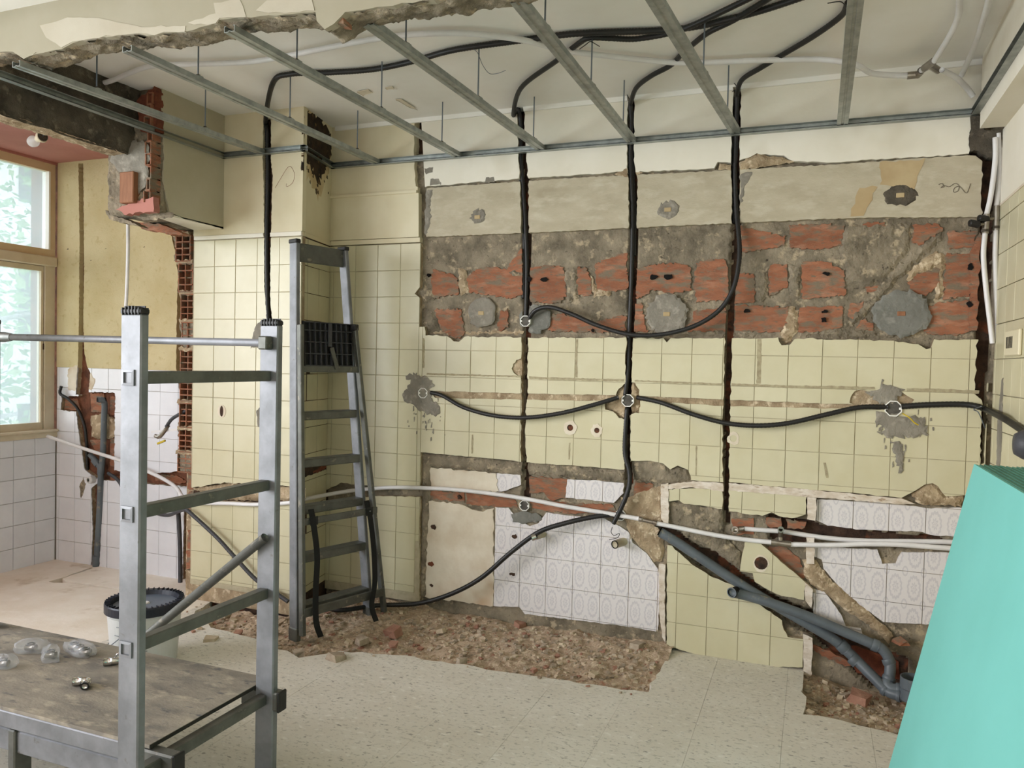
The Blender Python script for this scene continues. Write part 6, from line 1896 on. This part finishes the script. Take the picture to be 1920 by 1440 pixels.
# ================================================================== GREEN PLASTERBOARD
nb_ = 17
ORD = 'first second third fourth fifth sixth seventh eighth ninth tenth eleventh twelfth thirteenth fourteenth fifteenth sixteenth seventeenth'.split()
bt = 0.0135
bx0, bz0, bx1, bz1 = 2.437, 0.004, 2.675, 1.155
dirv = np.array((bx1 - bx0, 0, bz1 - bz0)); LB = np.linalg.norm(dirv); dirv /= LB
nv = np.array((dirv[2], 0, -dirv[0]))      # towards the wall
for k in range(nb_):
    y1 = -1.214 + (0 if k == 0 else RND.uniform(-0.012, 0.012))
    y0 = y1 - 2.3
    base = np.array((bx0, 0, bz0)) + nv * (k * bt)
    base = base - dirv * (base[2] - bz0) / dirv[2] * (1 if base[2] < bz0 else 0)
    V = []
    for yy in (y0, y1):
        for (u, d) in ((0, 0), (LB, 0), (LB, bt - 0.001), (0, bt - 0.001)):
            q = base + dirv * u + nv * d
            V.append((q[0], yy, q[2]))
    F = [(0, 1, 2, 3), (7, 6, 5, 4), (0, 4, 5, 1), (1, 5, 6, 2), (2, 6, 7, 3), (3, 7, 4, 0)]
    lab = 'front green moisture-resistant plasterboard sheet of the leaning stack' if k == 0 else f'{ORD[k]} green plasterboard sheet of the leaning stack, counted from the front'
    th = thing('plasterboard_sheet', lab, 'plasterboard', 'green plasterboard stack', (base[0], y1, base[2]))
    part('sheet', (V, F), 'board_green' if k == 0 else 'board_edge', th)

# ================================================================== RUBBLE
def mound_l(I, J):
    x = -1.16 + 2.76 * I / 190
    ymax = np.where(x < -0.43, AY - 0.004, 0.035)
    y = -0.86 + (ymax + 0.86) * J / 75
    d = np.clip((y + 0.62) / 0.62, 0, 1)
    hgt = -0.052 + 0.085 * d ** 1.2 * (0.8 + 0.5 * vnoise(x * 2.3, y * 2, 77)) + 0.03 * np.exp(-((x + 0.25) ** 2) / 0.25) * np.clip((y + .85) / .4, 0, 1)
    hgt = hgt + 0.020 * fbm(x * 11, y * 11, 80) + 0.010 * fbm(x * 45, y * 45, 84)
    return x, y, hgt


mk('rubble_bed', relief(190, 75, mound_l), 'rubble', label='bed of sandy rubble along the foot of the back wall', cat='rubble', kind='stuff', smooth=False)


def mound_r(I, J):
    x = 2.21 + 0.74 * I / 60
    y = -0.57 + 0.66 * J / 55
    d = np.clip((y + 0.2) / 0.3, 0, 1)
    hgt = -0.05 + 0.03 * np.exp(-((y + 0.5) ** 2) / 0.02) - 0.02 * d * np.clip((x - 2.35) / .2, 0, 1) + 0.06 * np.clip((2.36 - x) / 0.15, 0, 1) * d
    return x, y, hgt + 0.022 * fbm(x * 12, y * 12, 90) + 0.010 * fbm(x * 45, y * 45, 94)


mk('rubble_bed', relief(60, 55, mound_r), 'rubble', label='rubble in the broken floor pit below the drain pipes', cat='rubble', kind='stuff')


def zl(x, y):
    a = (np.array([[(x + 1.16) / 2.76 * 190]]), np.array([[(y + 0.86) / ((AY - 0.004 if x < -0.43 else 0.035) + 0.86) * 75]]))
    return float(mound_l(*a)[2][0, 0])


def zr(x, y):
    a = (np.array([[(x - 2.21) / 0.74 * 60]]), np.array([[(y + 0.57) / 0.66 * 55]]))
    return float(mound_r(*a)[2][0, 0])


rg = random.Random(99)
for (nm, mt, cnt, lab) in (('gravel_grey', 'rubble_grey', 1500, 'grey mortar crumbs strewn over the rubble'), ('gravel_red', 'rubble_red', 260, 'red brick crumbs strewn over the rubble'), ('gravel_pale', 'rubble_pale', 900, 'pale plaster crumbs strewn over the rubble')):
    ps = []
    for i in range(cnt):
        if rg.random() < 0.80:
            x = rg.uniform(-1.1, 1.55)
            y = -0.02 - (rg.random() ** 1.1) * (0.62 if x > 0.3 else 0.80)
            if x < -0.40 and y > AY - 0.03:
                continue
            if not inside((x, y), pit_l) and rg.random() > 0.12:
                continue
            z = max(zl(x, y), 0.0 if not inside((x, y), pit_l) else -1)
        else:
            x, y = rg.uniform(2.23, 2.72), rg.uniform(-0.54, -0.03)
            z = zr(x, y)
        s = 0.004 + 0.011 * rg.random() ** 3
        ps.append(chunk((x, y, z + s * 0.3), s, i * 3 + cnt))
    mk(nm, join(*ps), mt, label=lab, cat='gravel', kind='stuff')
CK = [(632, 1232, 0.045, 'rubble_grey', 'broken grey mortar block at the left edge of the rubble'), (678, 1196, 0.032, 'rubble_grey', 'rounded sandy lump near the stepladder feet'), (738, 1182, 0.042, 'rubble_red', 'flat pinkish brick flake right of the stepladder'), (738, 1205, 0.022, 'rubble_red', 'small red brick bit with grooves below the flat flake'),
      (828, 1178, 0.022, 'rubble_pale', 'pale chip on the rubble below the plastered recess'), (976, 1170, 0.03, 'rubble_red', 'red brick fragment near the patterned tiles'), (1046, 1174, 0.018, 'rubble_pale', 'pale triangular chip below the patterned tiles'), (1112, 1258, 0.020, 'rubble_pale', 'pale tile shard at the front edge of the rubble'),
      (866, 1234, 0.026, 'rubble_grey', 'sandy lump at the front of the rubble below the recess'), (1195, 1212, 0.03, 'rubble_grey', 'long grey shard near the marble strip foot'), (560, 1222, 0.03, 'rubble_grey', 'sandy lump beside the right scaffold post'), (400, 1110, 0.045, 'rubble_red', 'orange brick lump behind the bucket'),
      (420, 1150, 0.03, 'rubble_grey', 'grey lump right of the bucket'), (395, 1196, 0.035, 'rubble_pale', 'flat white tile piece at the foot of the bucket'), (446, 1182, 0.022, 'rubble_red', 'red brick chip right of the bucket')]
for k, (x, y, s, mt, lab) in enumerate(CK):
    q = onZ(x, y, 0.03)
    z = zl(q[0], q[1])
    q = onZ(x, y, max(z, 0.0) + 0.01)
    mk('rubble_chunk', chunk((q[0], q[1], max(zl(q[0], q[1]), -0.01) + s * 0.28), s, 900 + k), mt, label=lab, cat='rubble', group='rubble chunks')
for k, (x, y, s, mt, lab) in enumerate(((1612, 1302, 0.045, 'rubble_red', 'pinkish brick lump under the drain pipes'), (1547, 1274, 0.016, 'rubble_pale', 'small white chip in the drain pit'), (1585, 1292, 0.025, 'rubble_grey', 'grey shard in the drain pit'), (1584, 1352, 0.03, 'rubble_grey', 'sandy lump at the front of the drain pit'))):
    q = onZ(x, y, -0.01)
    mk('rubble_chunk', chunk((q[0], q[1], zr(q[0], q[1]) + s * 0.4), s, 950 + k), mt, label=lab, cat='rubble', group='rubble chunks')
mk('brick_sliver', chunk(tuple(Y_(1688, 1203, -0.02)), 0.04, 970, (1, 0.5, 0.3)), 'brick', label='orange brick sliver stuck in the mortar above the drain elbow', cat='brick')

# ================================================================== OUTSIDE THE WINDOW
structure('ground_outside', box(-40, XW - 3.2, -30, 30, -3.2, -3.0), 'leaf_pale', label='green ground outside the window', cat='ground')
rt = random.Random(5)


def tree(loc, height, rad, nleaf, label, mt, ls=0.09):
    th = thing('tree', label, 'tree', 'trees outside the window', loc)
    trunk = [(loc[0], loc[1], loc[2]), (loc[0] + rt.uniform(-.1, .1), loc[1] + rt.uniform(-.1, .1), loc[2] + height * 0.5), (loc[0] + rt.uniform(-.3, .3), loc[1] + rt.uniform(-.3, .3), loc[2] + height)]
    part('trunk', tube(trunk, [rad, rad * 0.75, rad * 0.3], 10, 5), 'tree_bark', th, smooth=True)
    for k in range(7):
        a = rt.uniform(0, 2 * PI)
        z = loc[2] + height * rt.uniform(0.4, 0.9)
        part('branch', tube([(loc[0], loc[1], z), (loc[0] + 0.5 * math.cos(a), loc[1] + 0.5 * math.sin(a), z + 0.3), (loc[0] + 1.2 * math.cos(a), loc[1] + 1.2 * math.sin(a), z + 0.45)], [rad * .35, rad * .25, rad * 0.1], 7, 4), 'tree_bark', th, smooth=True)
    V, F = [], []
    for i in range(nleaf):
        u = rt.gauss(0, 0.9); v_ = rt.gauss(0, 0.9); z = loc[2] + height * rt.uniform(0.35, 1.1)
        c = Vector((loc[0] + u, loc[1] + v_, z))
        d1 = Vector((rt.gauss(0, 1), rt.gauss(0, 1), rt.gauss(0, .6))).normalized() * ls * rt.uniform(.6, 1.2)
        d2 = d1.cross(Vector((rt.gauss(0, 1), rt.gauss(0, 1), rt.gauss(0, 1)))).normalized() * ls * 0.4
        n0 = len(V)
        V += [tuple(c - d1), tuple(c + d2), tuple(c + d1), tuple(c - d2)]
        F.append((n0, n0 + 1, n0 + 2, n0 + 3))
    cr_ = part('crown', (V, F), mt, th)
    cr_['kind'] = 'stuff'
    return th


tree((-5.2, 0.55, -3.0), 6.8, 0.16, 1500, 'pale leafy tree with a thick trunk close outside the nook window', 'leaf_pale')
tree((-9.6, 4.0, -3.0), 7.0, 0.10, 1800, 'green leafy tree farther out behind the nook window', 'leaf')
tree((-6.2, 5.0, -3.0), 5.5, 0.10, 1500, 'low green tree behind the right edge of the nook window', 'leaf')
hb = thing('building', 'pale building far behind the trees outside the nook window', 'building', None, (-16, 6, -3))
part('facade', box(-18, -15, 0, 14, -3, 9), 'render_far', hb)
for k in range(5):
    for j in range(3):
        part('far_window', box(-15.0, -14.96, 1.2 + 2.5 * k, 2.4 + 2.5 * k, -1.5 + 3.2 * j, 0.2 + 3.2 * j), 'pvc_grey', hb)
